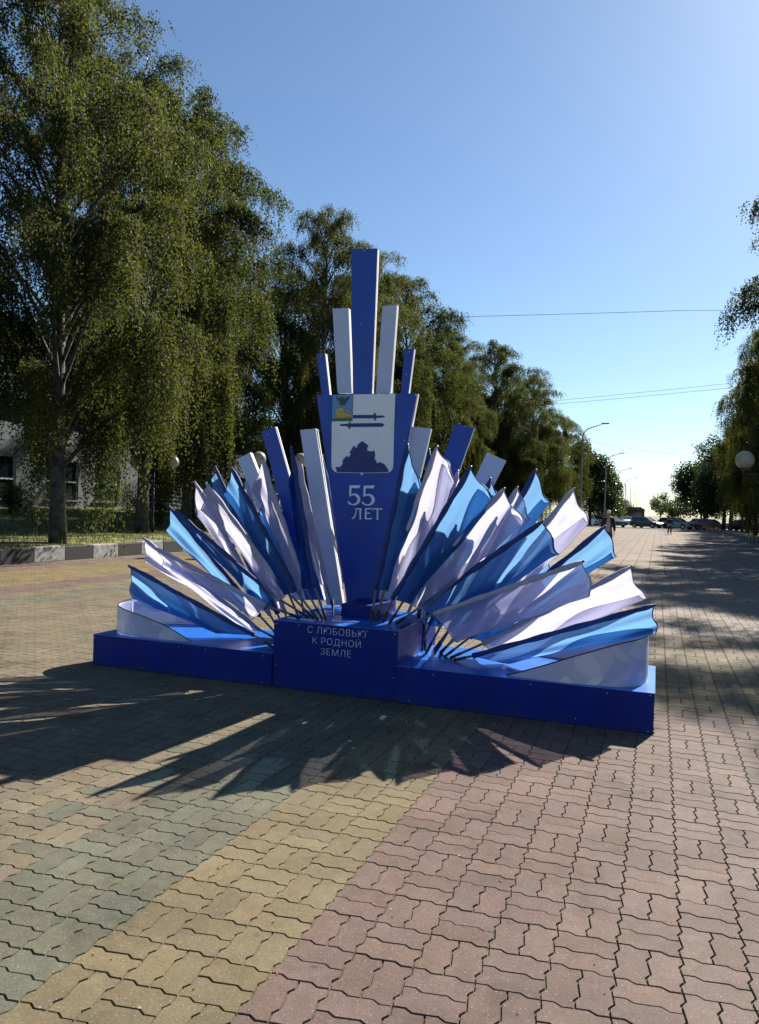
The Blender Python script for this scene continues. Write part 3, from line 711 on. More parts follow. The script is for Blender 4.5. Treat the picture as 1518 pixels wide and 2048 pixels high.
# emblem tablet
b = MB(); b.prism_xz(TABLET, 6.94, 6.99, 0); tab = sbuild(b, 'tablet', M['blue']); tab['label'] = 'dark blue tapering tablet with the emblem and lettering'
b = MB(); b.prism_xz([(x + .012, z) for x, z in TABLET], 6.992, 7.035); sbuild(b, 'side_strip', M['edge'], tab)
def sub(name, pts, mt, y, parent, t=.002, grow=0.0):
    b = MB()
    if grow:
        q = [Vector(p) for p in pts]; n = len(q); area = sum(q[i-1].x*q[i].y - q[i].x*q[i-1].y for i in range(n)); sg = 1 if area > 0 else -1
        out = []
        for i in range(n):
            e1 = (q[i]-q[i-1]); e2 = (q[(i+1) % n]-q[i])
            if e1.length < 1e-6 or e2.length < 1e-6: out.append(tuple(q[i])); continue
            e1.normalize(); e2.normalize()
            n1 = Vector((e1.y, -e1.x))*sg; n2 = Vector((e2.y, -e2.x))*sg
            k = n1 + n2
            if k.length < .2: out.append(tuple(q[i])); continue
            k.normalize(); out.append(tuple(q[i] + k*grow/max(.5, k.dot(n1))))
        pts = out
    b.prism_xz(pts, y - t, y); return sbuild(b, name, mt, parent)
y0 = 6.9395
sub('outline', SHIELD, M['line'], y0, tab, .0015, grow=.0045)
sh = sub('shield', SHIELD, M['shield'], y0 - .002, tab)
y1 = y0 - .0045
sub('outline', CANTON, M['line'], y1, tab, .0012, grow=.003)
sub('canton', CANTON, M['canton'], y1 - .0015, tab)
sub('grass_band', GREEN, M['green'], y1 - .004, tab, .001)
sub('eagle', EAGLE, M['line'], y1 - .0045, tab, .001, grow=.0012); sub('eagle', EAGLE, M['eagle'], y1 - .006, tab, .001)
for p_ in (LION, TAIL): sub('lion', p_, M['line'], y1 - .006, tab, .001, grow=.0016)
for p_ in (LION, TAIL): sub('lion', p_, M['gold'], y1 - .0075, tab, .001)
# mane and leg strokes of the lion, feather strokes of the eagle
def stroke(name, pts, mt, y, w, parent):
    b = MB()
    for i in range(len(pts)-1):
        a = Vector(pts[i]); c = Vector(pts[i+1]); d = (c-a)
        if d.length < 1e-6: continue
        d.normalize(); n = Vector((-d.y, d.x))*w
        b.prism_xz([tuple(a+n), tuple(a-n), tuple(c-n), tuple(c+n)], y - .0008, y)
    return sbuild(b, name, mt, parent)
def Z4(x, y):   # picture coordinates of the tracing sheet -> metres on the tablet
    return (-2.820 + (x-283)*.0006995*1.195, 0)
cx0, cz0 = CANTON[0]; cx1, cz1 = CANTON[2]
def cn(u, v): return (cx0 + (cx1-cx0)*u, cz0 + (cz1-cz0)*v)
for pts in ([(.30, .58), (.36, .66), (.33, .76), (.40, .86)], [(.42, .60), (.46, .70), (.44, .80)], [(.52, .66), (.54, .76), (.50, .84)], [(.62, .80), (.74, .78), (.84, .84), (.92, .86)], [(.30, .90), (.45, .91), (.60, .90)]):
    stroke('lion_stroke', [cn(*p) for p in pts], M['line'], y1 - .009, .0012, tab)
for pts in ([(.30, .10), (.40, .20), (.46, .28)], [(.26, .14), (.38, .26), (.44, .32)], [(.76, .12), (.66, .22), (.58, .30)], [(.80, .16), (.68, .28), (.60, .34)], [(.50, .30), (.50, .42)]):
    stroke('feather_stroke', [cn(*p) for p in pts], M['line'], y1 - .0075, .0009, tab)
for p_ in (SWORD_A, SWORD_B):
    sub('sword_outline', p_, M['letter'], y1 - .0005, tab, .001, grow=.0035); sub('sword', p_, M['ink'], y1 - .002, tab, .001)
sub('rock_outline', ROCKS, M['letter'], y1 - .0005, tab, .001, grow=.0045)
sub('rock_heap', ROCKS, M['ink'], y1 - .002, tab, .001)
rxs = [p[0] for p in ROCKS]; rzs = [p[1] for p in ROCKS]; rx0, rx1, rz0, rz1 = min(rxs), max(rxs), min(rzs), max(rzs)
def rk_(u, v): return (rx0 + (rx1-rx0)*u, rz0 + (rz1-rz0)*v)
for pts in ([(.26, .62), (.36, .58), (.40, .66), (.47, .62)], [(.40, .66), (.38, .50), (.47, .42), (.58, .48), (.60, .62), (.47, .62)], [(.58, .48), (.70, .46), (.72, .56)], [(.20, .40), (.30, .36), (.36, .44), (.38, .50)],
            [(.30, .36), (.30, .22), (.42, .20), (.47, .30), (.47, .42)], [(.47, .30), (.58, .28), (.66, .36), (.58, .48)], [(.66, .36), (.76, .36)], [(.10, .18), (.20, .20), (.30, .22)], [(.20, .20), (.22, .06)],
            [(.42, .20), (.44, .04)], [(.58, .28), (.62, .10), (.76, .08)], [(.62, .10), (.60, .02)], [(.76, .36), (.78, .24), (.88, .20), (.92, .08)], [(.78, .24), (.70, .16)], [(.46, .80), (.56, .78), (.62, .84)], [(.46, .80), (.44, .70)]):
    stroke('rock_crack', [rk_(*p) for p in pts], M['line'], y1 - .0035, .0022, tab)
# silver letters, raised
def letter(name, polys, dx=0):
    b = MB()
    for i, p_ in enumerate(polys): b.prism_xz([(x+dx, z) for x, z in p_], y0 - .006 - .0004*i, y0)
    return sbuild(b, name, M['letter'], tab)
letter('digit_five', [FIVE_BAR, FIVE_STEM, FIVE_BOWL]); letter('digit_five', [FIVE_BAR, FIVE_STEM, FIVE_BOWL], FIVE_DX)
letter('letter_el', [L_BAR, L_RIGHT, L_LEFT]); letter('letter_ye', [E_STEM, E_TOP, E_MID, E_LOW]); letter('letter_te', [T_BAR, T_STEM])
screws([(TABLET[0][0]+.03, 2.1), (TABLET[0][0]+.05, 2.4), (TABLET[1][0]-.10, 2.3), (-2.5, 1.2), (-2.95, 1.55), (-2.58, 1.55)], tab, y0)

# small lettering on the middle box
def _txt(s, size, track, ext=.0012):
    cu = bpy.data.curves.new('t', 'FONT'); cu.body = s; cu.size = size; cu.align_x = 'LEFT'; cu.extrude = ext; cu.space_character = track; cu.offset = -.0021
    o = bpy.data.objects.new('t', cu); COL.objects.link(o); bpy.context.view_layer.update()
    me = bpy.data.meshes.new_from_object(o.evaluated_get(bpy.context.evaluated_depsgraph_get()))
    bpy.data.objects.remove(o); xs = [v.co.x for v in me.vertices]
    return me, (min(xs), max(xs)) if xs else (0, 0)
def text_part(s, x, z, size, y=5.9855, track=1.08):
    full, (a, b_) = _txt(s, size, track)
    for i, ch in enumerate(s):
        if ch == ' ': continue
        _, (pa, pb) = _txt(s[:i+1], size, track); me, (ca, cb) = _txt(ch, size, track)
        me.transform(Matrix.Translation((x - (a+b_)/2 + pb - cb, y, z)) @ Matrix.Rotation(math.pi/2, 4, 'X')); me.transform(Matrix.Translation(-OFF))
        me.name = 'letter'; me.materials.clear(); me.materials.append(M['letter'])
        q = bpy.data.objects.new('letter', me); COL.objects.link(q); q.parent = cbox
text_part('С ЛЮБОВЬЮ', -2.588, .515, .083); text_part('К РОДНОЙ', -2.585, .424, .083); text_part('ЗЕМЛЕ', -2.588, .333, .083)

# curved printed end panels standing on the plinth
def curved(path, label):
    """path: (x, y, top z) ; bottom stands on the lid"""
    P = []
    n = len(path)
    for i in range(n-1):
        p0 = path[max(0, i-1)]; p1 = path[i]; p2 = path[i+1]; p3 = path[min(n-1, i+2)]
        for k in range(8):
            t = k/8
            P.append(tuple(.5*((2*b_) + (-a+c)*t + (2*a-5*b_+4*c-d)*t*t + (-a+3*b_-3*c+d)*t**3) for a, b_, c, d in zip(p0, p1, p2, p3)))
    P.append(path[-1])
    b = MB(); th = .007
    nrm = []
    for i in range(len(P)):
        a = Vector(P[max(0, i-1)][:2]); c = Vector(P[min(len(P)-1, i+1)][:2]); d = (c-a).normalized(); nrm.append(Vector((-d.y, d.x)))
    base = .312
    for i in range(len(P)-1):
        p = P[i]; q = P[i+1]; u = nrm[i]*th; w = nrm[i+1]*th
        A = [(p[0], p[1], base), (q[0], q[1], base), (q[0], q[1], max(base+.004, q[2])), (p[0], p[1], max(base+.004, p[2]))]
        B = [(p[0]+u.x, p[1]+u.y, base), (q[0]+w.x, q[1]+w.y, base), (q[0]+w.x, q[1]+w.y, max(base+.004, q[2])), (p[0]+u.x, p[1]+u.y, max(base+.004, p[2]))]
        b.poly(A); b.poly(B[::-1]); b.poly([A[3], A[2], B[2], B[3]], 0)
    o = sbuild(b, 'curved_panel', M['printed']); o['label'] = label
    e = MB(); e.tube([(p[0], p[1], max(base+.006, p[2]+.002)) for p in P[::2]], .0055, 6); sbuild(e, 'trim', M['metal_dark'], o)
    e = MB(); e.tube([(p[0], p[1], base-.002) for p in P[::2]], .004, 6); sbuild(e, 'trim', M['metal_grey'], o)
    return o
curved([(-4.10, 6.035, .315), (-4.35, 6.03, .425), (-4.63, 6.035, .505), (-4.95, 6.10, .555), (-5.15, 6.28, .575), (-5.175, 6.52, .60), (-5.10, 6.74, .62), (-4.93, 6.90, .60), (-4.65, 7.0, .50), (-4.3, 7.02, .38), (-4.0, 7.02, .315)], 'curved white printed panel at the left end')
curved([(-1.10, 6.02, .315), (-.85, 5.995, .41), (-.57, 5.99, .525), (-.27, 6.03, .635), (-.09, 6.17, .675), (-.035, 6.42, .69), (-.10, 6.68, .66), (-.27, 6.88, .58), (-.55, 6.98, .46), (-.9, 7.0, .36), (-1.15, 7.0, .315)], 'curved white printed panel at the right end')
# horizontal stays and brackets of the curved panels
for x in (-5.11, -.075):
    b = MB(); b.tube([(x, 6.45, .312), (x, 6.45, .60)], .008, 6); b.tube([(x, 6.45, .59), (x + (.09 if x < -1 else -.09), 6.45, .60)], .008, 6); sbuild(b, 'bracket', M['screw'])
# small stay ropes / clamps on the top of the middle box
for x0, y0_, x1, y1_ in [(-3.0, 6.12, -2.86, 6.10), (-2.72, 6.18, -2.5, 6.22), (-3.15, 6.15, -3.05, 6.12), (-2.9, 6.4, -2.8, 6.7)]:
    b = MB(); b.tube([(x0, y0_, .606), (x1, y1_, .606)], .006, 6); sbuild(b, 'clamp', M['screw'])
b = MB(); b.tube([(-2.93, 6.35, .60), (-2.94, 6.35, .74), (-2.90, 6.4, .755)], .006, 6); sbuild(b, 'clamp', M['screw'])
b = MB(); b.tube([(-2.84, 6.5, .60), (-2.845, 6.5, .76), (-2.80, 6.52, .77)], .006, 6); sbuild(b, 'clamp', M['screw'])

# ------------------------------------------------------------------ flags
fr = random.Random(21)
def flag(k, Y, base, A, B, C, D, lab):
    zmin = .605 if (base[0] > -3.2 and base[0] < -2.0 and base[1] > .5) else .312
    base = (base[0], max(base[1], zmin)); D = (D[0], max(D[1], .335)); C = (C[0], max(C[1], .36))
    bx, bz = base
    root = empty('flag', (bx, Y, bz), 0, lab, 'flag', 'flags fixed in a fan on the blue stand')
    loc = Vector((bx, Y, bz))
    def L(x, y, z): return (x-loc.x, y-loc.y, z-loc.z)
    Av, Bv, Cv, Dv = (Vector(p) for p in (A, B, C, D))
    tipd = (Bv-Av).normalized()
    # rod
    p = MB(); p.tube([L(bx, Y, bz), L(A[0], Y, A[1]), L(B[0], Y, B[1])], .011, 8); p.build('rod', M['pole'], root)
    g = MB(); d0 = (Av - Vector(base)).normalized(); g.tube([L(bx, Y, bz), L(bx + d0.x*.11, Y, bz + d0.y*.11)], .0135, 8); g.build('socket', M['metal_dark'], root)
    # sleeve tube, slightly crumpled
    n = 22; pts = []; rr = []
    up = fr.uniform(0, 6)
    for i in range(n+1):
        t = i/n; q = Av.lerp(Bv + tipd*.012, t)
        pts.append(L(q.x + .003*math.sin(up + t*17), Y - .002 + .004*math.sin(up + t*23), q.y)); rr.append(.0225 + .004*math.sin(up + 31*t) if i < n else .010)
    sl = MB(); sl.tube(pts, rr, 8); sl.build('sleeve', M['sleeve_w'] if k == 'w' else M['sleeve_b'], root, smooth=True)
    # cloth: u along the rod (A -> B), v from the rod outward; past v=.62 the cloth folds back behind itself
    nu, nv = 60, 40
    V = []; ph = fr.uniform(0, 6.28); ph2 = fr.uniform(0, 6.28); fold = fr.uniform(.60, .72); back = fr.uniform(.45, .75)
    f1 = fr.uniform(5, 8); f2 = fr.uniform(1.4, 2.4); sgn = 1 if Y < 6.4 else fr.choice((-1, 1))
    wa = fr.uniform(.03, .11); bell = fr.uniform(-.04, .20); crisp = fr.uniform(.35, .8)
    for i in range(nu+1):
        u = i/nu
        P = Av.lerp(Bv, u); E = Dv.lerp(Cv, u)
        # free edge bellies and ripples
        belly = math.sin(math.pi*u)
        ed = (E-P)
        P = P.copy()
        for j in range(nv+1):
            v = j/nv
            if v < fold: w = v/fold
            else: w = 1 - back*((v-fold)/(1-fold))*(.75 + .25*math.sin(ph2 + u*9))
            if i >= nu-1: w = min(w, w)
            wob = 1 + (wa*math.sin(ph + u*5.5) + wa*.45*abs(math.sin(ph2 + u*8.5)) - .02)*w
            q = P + ed*w*wob*(1 - bell*belly)
            amp = (.003 + .024*w)
            s1 = math.sin(f2*2*math.pi*w*(.35 + .65*u) + ph + 2.2*u); s2 = math.sin(f1*w*2.2 + ph2 - 3*u)
            yy = amp*crisp*s1 + .30*amp*s2 + .012*math.sin(5*u + ph)*w + .9*amp*max(0, u-.72)/.28*math.sin(w*8 + ph2)
            if v >= fold: yy += .018 + .045*((v-fold)/(1-fold))**.6
            elif v > fold - .08: yy += .018*((v-fold+.08)/.08)**2
            # hem at the tip wags
            if u > .8: q = q + tipd*(.035*math.sin(w*6 + ph)*(u-.8)/.2*w)
            V.append(L(q.x, Y + .012 + yy*sgn if sgn > 0 else Y + .012 + yy*.8, max(q.y, .318)))
    Q = [(i*(nv+1)+j, i*(nv+1)+j+1, (i+1)*(nv+1)+j+1, (i+1)*(nv+1)+j) for i in range(nu) for j in range(nv)]
    V = np.array(V)
    cl = np_mesh('cloth', V, np.array(Q), M['flag_' + k], root, smooth=True)
    # dark stitched hems along both ends and the free edge
    hm = MB()
    ring = [V[nu*(nv+1)+j] for j in range(0, nv+1, 2)]
    hm.tube([tuple(p) for p in ring], .0046, 4)
    jf = int(fold*nv)
    hm.tube([tuple(V[i*(nv+1)+nv]) for i in range(0, nu+1, 2)], .0034, 4)
    hm.tube([tuple(V[j]) for j in range(0, nv+1, 2)], .003, 4)
    hm.build('hem', M['sleeve_w'] if k == 'w' else M['sleeve_b'], cl)
    # bright cap at the rod's end
    c = MB(); e = Bv + tipd*.014; c.sphere(L(e.x, Y, e.y), .0125, 8, 6); c.build('end_cap', M['pole'], root)
    return root
for q in FLAGS: flag(*q)

# ------------------------------------------------------------------ trees
def birch_meshes(seed, H=17.0, R=3.9, nl=84, leaf=.088, strands=12, dense=1.0, pyramid=.8):
    r = np.random.default_rng(seed); rr = random.Random(seed)
    wood = MB(); twigs = []
    tr = []; lean = (rr.uniform(-.5, .5), rr.uniform(-.5, .5))
    for i in range(9):
        t = i/8; tr.append((lean[0]*t*t*1.6 + .10*math.sin(3*t+seed), lean[1]*t*t*1.6 + .10*math.cos(4*t+seed), H*.97*t - .25))
    rad = [.215*(1-t/8*.92)**.9 + .008 for t in range(9)]; rad[0] = .27
    wood.tube(tr, rad, 10)
    def trunk_at(z):
        t = max(0, min(.999, (z+.25)/(H*.97)))*8; i = int(t); f = t-i
        return np.array(tr[i])*(1-f) + np.array(tr[i+1])*f
    anchors = []
    for i in range(nl):
        hf = (i + rr.random())/nl
        z0 = H*(.115 + .83*hf)
        az = i*2.39996 + rr.uniform(-.5, .5)
        cz = min(1, hf)
        prof = (math.sin(math.pi*min(1, (.12 + .86*cz))**pyramid))**.55
        L = R*prof*rr.uniform(.60, 1.18)
        L = max(L, .5)
        p0 = trunk_at(z0); rise = L*rr.uniform(.55, 1.05)*(1 - .3*hf) + .3
        d = np.array([math.cos(az), math.sin(az), 0])
        side = np.array([-d[1], d[0], 0])*rr.uniform(-.3, .3)*L
        pts = []
        for k in range(7):
            t = k/6
            pts.append(p0 + d*L*t + side*t*t + np.array([0, 0, rise*math.sin(min(1, t*1.25)*math.pi/2) - .35*L*max(0, t-.7)**1.2*2]))
        r0 = .05*(1-hf) + .018
        wood.tube(pts, [r0*(1-k/6)**.8 + .006 for k in range(7)], 5, cap=False)
        for u in np.linspace(.28, 1.0, int(7 + L*1.4)):
            q = u*6; a = min(5, int(q)); f = q-a
            base = pts[a]*(1-f) + pts[a+1]*f
            anchors.append((base, d, L, hf, u))
    P = []; D = []
    for base, d, L, hf, u in anchors:
        # small arching branchlets, leaves strung along hanging strands
        lush = (.75 + .5*math.sin(base[0]*1.9 + seed) * math.sin(base[2]*1.3 + base[1]*1.1))
        for s in range(int(strands*(.65 + .7*max(0, lush - .3)))):
            az = rr.uniform(0, 2*math.pi); o = np.array([math.cos(az), math.sin(az), 0])*rr.uniform(.08, .75) + d*rr.uniform(0, .35)
            start = base + o*.4 + np.array([0, 0, rr.uniform(-.05, .42)])
            length = rr.uniform(.22, .85) * (1.0 + 1.1*(1-hf) + 2.6*(1-hf)**5) * (.6 + .6*u) * lush
            n = max(4, int(length/.052*dense))
            t = np.linspace(0, 1, n)
            drift = o*.6
            pt = start + np.outer(t, drift*.7) + np.outer(t**1.25, np.array([0, 0, -length])) + np.outer(np.sin(t*2.2), np.array([0, 0, .12]))
            pt += r.normal(0, .05, pt.shape)
            P.append(pt); D.append(np.tile(np.array([o[0]*.3, o[1]*.3, -1.0]), (n, 1)))
            if rr.random() < .30: twigs.append((start, start + drift*.35 + np.array([0, 0, -length*.45]), start + drift*.7 + np.array([0, 0, -length])))
    P = np.concatenate(P); D = np.concatenate(D)
    n = len(P)
    D = D + r.normal(0, .55, D.shape); D /= np.linalg.norm(D, axis=1)[:, None]
    W = np.cross(D, r.normal(0, 1, D.shape)); W /= np.linalg.norm(W, axis=1)[:, None]
    l = leaf*r.uniform(.7, 1.25, n)[:, None]; w = l*.40
    V = np.stack([P, P + D*l*.42 + W*w, P + D*l, P + D*l*.42 - W*w], 1).reshape(-1, 3)
    Q = np.arange(4*n).reshape(-1, 4)
    for a, b_, c in twigs: wood.tube([a, b_, c], [.006, .004, .0025], 3, cap=False)
    return wood, V, Q

def bush_cloud(seed, blobs, n, leaf, squash=1.0):
    """leaf-sized faces spread in clumps through overlapping lumps (cx,cy,cz,r)"""
    r = np.random.default_rng(seed); P = []
    tot = sum(b[3]**2 for b in blobs)
    for cx, cy, cz, rad in blobs:
        k = int(n*rad*rad/tot/9)
        a = r.normal(0, 1, (k, 3)); a /= np.linalg.norm(a, axis=1)[:, None]
        rr_ = rad*(1 - .55*r.random(k)**1.8)
        c = np.array([cx, cy, cz]) + a*rr_[:, None]*np.array([1, 1, squash])
        P.append((c[:, None, :] + r.normal(0, leaf*1.3, (k, 9, 3))).reshape(-1, 3))
    P = np.concatenate(P); n = len(P)
    D = r.normal(0, 1, (n, 3)); D[:, 2] -= .3; D /= np.linalg.norm(D, axis=1)[:, None]
    W = np.cross(D, r.normal(0, 1, D.shape)); W /= np.linalg.norm(W, axis=1)[:, None]
    l = leaf*r.uniform(.7, 1.3, n)[:, None]; w = l*.42
    V = np.stack([P, P + D*l*.5 + W*w, P + D*l, P + D*l*.5 - W*w], 1).reshape(-1, 3)
    return V, np.arange(4*n).reshape(-1, 4)

GB = 'birches along the avenue'
def plant_proto(name, wood, V, Q, leafm, barkm, cat='tree'):
    root = empty(name)
    wood.build('trunk', barkm, root, smooth=True)
    np_mesh('crown', V, Q, leafm, root)
    return root
proto = []
for sd, kw in ((3, dict(R=4.1, leaf=.072, dense=1.35)), (8, dict(R=3.7, pyramid=.95)), (14, dict(R=4.4, nl=84, pyramid=.7, leaf=.074, dense=1.3))):
    w, V, Q = birch_meshes(sd, **kw); proto.append((w, V, Q)); print('leaves', len(Q))
birch_protos = [None, None, None]
def birch(i, x, y, z, H, wide, rz, label, group=GB, leafm=None):
    if birch_protos[i] is None:
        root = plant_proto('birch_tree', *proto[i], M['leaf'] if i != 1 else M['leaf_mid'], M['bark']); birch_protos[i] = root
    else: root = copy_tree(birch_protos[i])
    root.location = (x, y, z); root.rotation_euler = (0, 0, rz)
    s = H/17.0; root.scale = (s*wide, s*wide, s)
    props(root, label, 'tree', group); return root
def lz(x): return lawn_z(x) - .05
birch(0, -16.3, 17.2, lz(-16.3), 17.2, 1.0, .4, 'tall birch with forked trunk foot behind the painted kerb, cut by the left edge')
birch(1, -19.0, 11.0, lz(-19), 17.5, 1.0, 2.2, 'birch at the far left of which only a white trunk and hanging branches show')
birch(2, -18.1, 23.1, lz(-18.1), 17.6, 1.0, 1.1, 'second thick birch behind the kerb, left of the pale boards of the stand')
birch(1, -19.4, 28.0, lz(-19.0), 18.2, .95, 3.0, 'birch whose drooping branch tips hang out against the sky left of the tower board')
birch(0, -17.2, 36.6, lz(-17.6), 17.2, .85, 5.0, 'birch crown rising just left of the tall blue board')
birch(2, -17.2, 43.4, lz(-17.2), 17.0, .88, 2.6, 'birch crown directly behind the tall blue board')
birch(1, -16.3, 50.0, lz(-16.3), 17.6, 1.0, .9, 'birch right of the tall blue board, where the upper wire meets the leaves')
birch(0, -15.9, 56.0, lz(-15.7), 15.4, 1.0, 3.9, 'lower birch filling the gap right of the short blue board')
birch(2, -16.8, 64.0, lz(-16.4), 12.5, .95, 5.5, 'birch in the dip of the left tree line')
birch(1, -14.6, 72.5, lz(-15.2), 17.4, 1.1, 2.0, 'pointed pale green birch above the leaning pale board on the right')
birch(0, -12.3, 80.0, lz(-15.2), 15.8, 1.1, .2, 'birch next to the first street lamp, where the lower wires start')
for k_, (x, y, H, w, i, lab) in enumerate([(-20.5, 53.0, 15.0, 1.15, 2, 'dense birch of the second left row behind the short blue board'), (-20.8, 62.0, 13.5, 1.2, 0, 'dense birch of the second left row filling the dip in the tree line'),
        (-18.5, 70.0, 14.5, 1.2, 2, 'dense birch of the second left row left of the pointed one'), (-16.0, 80.0, 14.5, 1.2, 0, 'dense birch of the second left row behind the pointed one'), (-14.0, 91.0, 12.0, 1.2, 1, 'dense birch of the second left row near the street lamp')]):
    birch(i, x, y, lz(-15.5), H, w, 1.3*k_, lab, 'birches of the second left row')
birch(2, -10.6, 88.5, lz(-15.2), 12.0, 1.0, 4.4, 'last small birch of the left row beside the lamp post')
birch(0, -24.5, 35.5, lz(-24.5), 17.0, 1.0, 2.4, 'birch of the back row at the right end of the building wall', 'birches near the building')
birch(1, -24.0, 46.0, lz(-24), 17.0, 1.1, 1.4, 'birch of the back row hidden behind the tablet', 'birches near the building')
birch(0, -23.5, 58.0, lz(-23.5), 16.0, 1.1, 4.0, 'birch of the back row far behind the right boards', 'birches near the building')
for k, (x, y, H, w, rz, i, lab) in enumerate([
    (7.9, 21.0, 13.2, 1.0, .3, 0, 'nearest right birch outside the picture that shades the paving at the right edge'),
    (7.8, 26.5, 15.0, 1.0, 1.7, 1, 'right birch shading the paving beside the stand'),
    (8.0, 33.5, 15.0, .95, 2.9, 2, 'right birch just behind the white globe lamp'),
    (7.2, 39.0, 19.0, .98, 4.1, 1, 'tall right birch with sprays reaching out against the sky'),
    (7.4, 47.0, 15.5, .95, 5.2, 0, 'right birch whose lower sprays meet the two far wires'),
    (7.4, 54.5, 14.0, .9, .8, 2, 'middle right birch sloping down towards the far avenue'),
    (7.6, 62.0, 13.5, .9, 2.2, 1, 'right birch before the dark broadleaf trees'),
    (7.8, 70.0, 13.0, .9, 3.3, 0, 'dark right birch above the red car'),
    (8.0, 78.5, 12.5, .9, 4.6, 2, 'right birch beside the crossing road'),
    (8.3, 87.0, 12.0, .9, 5.9, 1, 'last right birch before the crossing road'),
    (12.6, 44.0, 14.5, 1.1, 1.2, 0, 'birch of the second right row behind the white globe lamp'), (12.4, 56.0, 13.5, 1.1, 2.6, 2, 'birch of the second right row, middle one'), (12.8, 70.0, 13.0, 1.15, 4.0, 0, 'birch of the second right row behind the maroon car')]):
    birch(i, x, y, .2, H, w, rz, lab, 'birches on the right side of the avenue')

def broadleaf(name, x, y, z, H, R, seed, n, leaf, lm, label, group=None, cat='tree', trunk=True):
    r = random.Random(seed); root = empty(name, (x, y, z), 0, label, cat, group)
    b = MB(); zc = H*.60
    b.tube([(0, 0, -.2), (.05, .03, H*.3), (0, .1, H*.75)], [.05*H**.7, .035*H**.7, .01], 8)
    blobs = [(0, 0, zc, R*.75)]
    for i in range(17):
        a = r.uniform(0, 6.28); h = r.uniform(.26, .95); w = math.sin(math.pi*min(1, h*.95))**.6
        bl = (R*.72*w*math.cos(a), R*.72*w*math.sin(a), H*h, R*r.uniform(.28, .42)); blobs.append(bl)
        b.tube([(0, 0, H*.28), (bl[0]*.5, bl[1]*.5, H*(.28+h)/2+.2), bl[:3]], [.05, .03, .01], 5, cap=False)
    b.build('trunk', M['bark_dark'], root)
    V, Q = bush_cloud(seed, blobs, n, leaf); np_mesh('crown', V, Q, lm, root); return root
GT = 'broadleaf trees beyond the crossing road'
broadleaf('chestnut_tree', -9.3, 113, 0, 11.8, 4.1, 31, 26000, .22, M['leaf_dark'], 'dark dense chestnut tree between the first two street lamps', GT)
broadleaf('chestnut_tree', -8.6, 121, 0, 9.5, 3.6, 32, 16000, .22, M['leaf_dark'], 'smaller dark tree behind the second street lamp', GT)
broadleaf('chestnut_tree', 6.6, 122, 0, 11.6, 4.4, 33, 26000, .22, M['leaf_dark'], 'dark broadleaf tree with ragged branch tips at the left end of the right tree line', GT)
broadleaf('chestnut_tree', 9.5, 114, 0, 12.5, 4.6, 34, 24000, .22, M['leaf_dark'], 'dark broadleaf tree behind the red car', GT)
broadleaf('chestnut_tree', 13.5, 110, 0, 13, 4.8, 35, 20000, .22, M['leaf_dark'], 'dark broadleaf tree at the right end beyond the road', GT)
broadleaf('chestnut_tree', 7.6, 100.5, .1, 10.5, 4.3, 37, 24000, .2, M['leaf_dark'], 'dark round tree at the end of the right birches, above the maroon car', GT)
broadleaf('chestnut_tree', 10.8, 93.0, .1, 11.5, 4.3, 38, 20000, .2, M['leaf_dark'], 'dark tree behind the last right birches', GT)
broadleaf('chestnut_tree', 7.5, 150, 0, 8, 4.0, 36, 9000, .28, M['leaf_dark'], 'dark tree further down the right side of the far avenue', GT)
for i, (x, y, H, R) in enumerate([(-8.2, 131, 4.6, 2.4), (-7.9, 140, 4.4, 2.3), (-7.9, 152, 4.4, 2.4), (-7.7, 166, 4.2, 2.4), (-7.9, 182, 4.4, 2.6)]):
    broadleaf('shrub', x, y, 0, H, R, 50+i, 6000, .22, M['leaf_mid'], ['first bushy shrub under the far street lamps, behind the man', 'second bushy shrub under the far street lamps', 'third bushy shrub under the far street lamps', 'fourth bushy shrub under the far street lamps', 'last bushy shrub under the far street lamps'][i], 'shrubs under the far lamps', 'shrub')
broadleaf('shrub', 5.6, 230, 0, 6.5, 3.8, 61, 4000, .35, M['leaf_mid'], 'small rounded tree at the far end right of the avenue', None, 'tree')
broadleaf('shrub', 1.0, 330, 0, 10, 4.5, 62, 3000, .5, M['leaf_light'], 'tiny hazy tree in the distance above the dark green car', None, 'tree')
# small plants on the lawn
def lawn_bush(x, y, H, R, seed, lm, label, n=3500, leaf=.06, name='bush'):
    root = empty(name, (x, y, lz(x)), 0, label, 'bush')
    r = random.Random(seed); b = MB(); bl = []
    for i in range(9):
        a = r.uniform(0, 6.28); p = (R*.6*math.cos(a)*r.random(), R*.6*math.sin(a)*r.random(), H*r.uniform(.3, .8)); bl.append((*p, R*.45))
        b.tube([(0, 0, 0), p], [.02, .008], 5, cap=False)
    b.build('stem', M['bark_dark'], root); V, Q = bush_cloud(seed, bl, n, leaf); np_mesh('foliage', V, Q, lm, root)
lawn_bush(-27.5, 26.0, 1.5, 1.1, 71, M['leaf_mid'], 'rounded green bush on the lawn at the left edge')
lawn_bush(-26.6, 33.0, 1.9, .9, 72, M['leaf_mid'], 'loose yellowish bush between the two thick birch trunks', n=1800)
lawn_bush(-27.6, 35.2, 1.3, .8, 73, M['leaf'], 'low bush right beside the small spruce', n=1500)
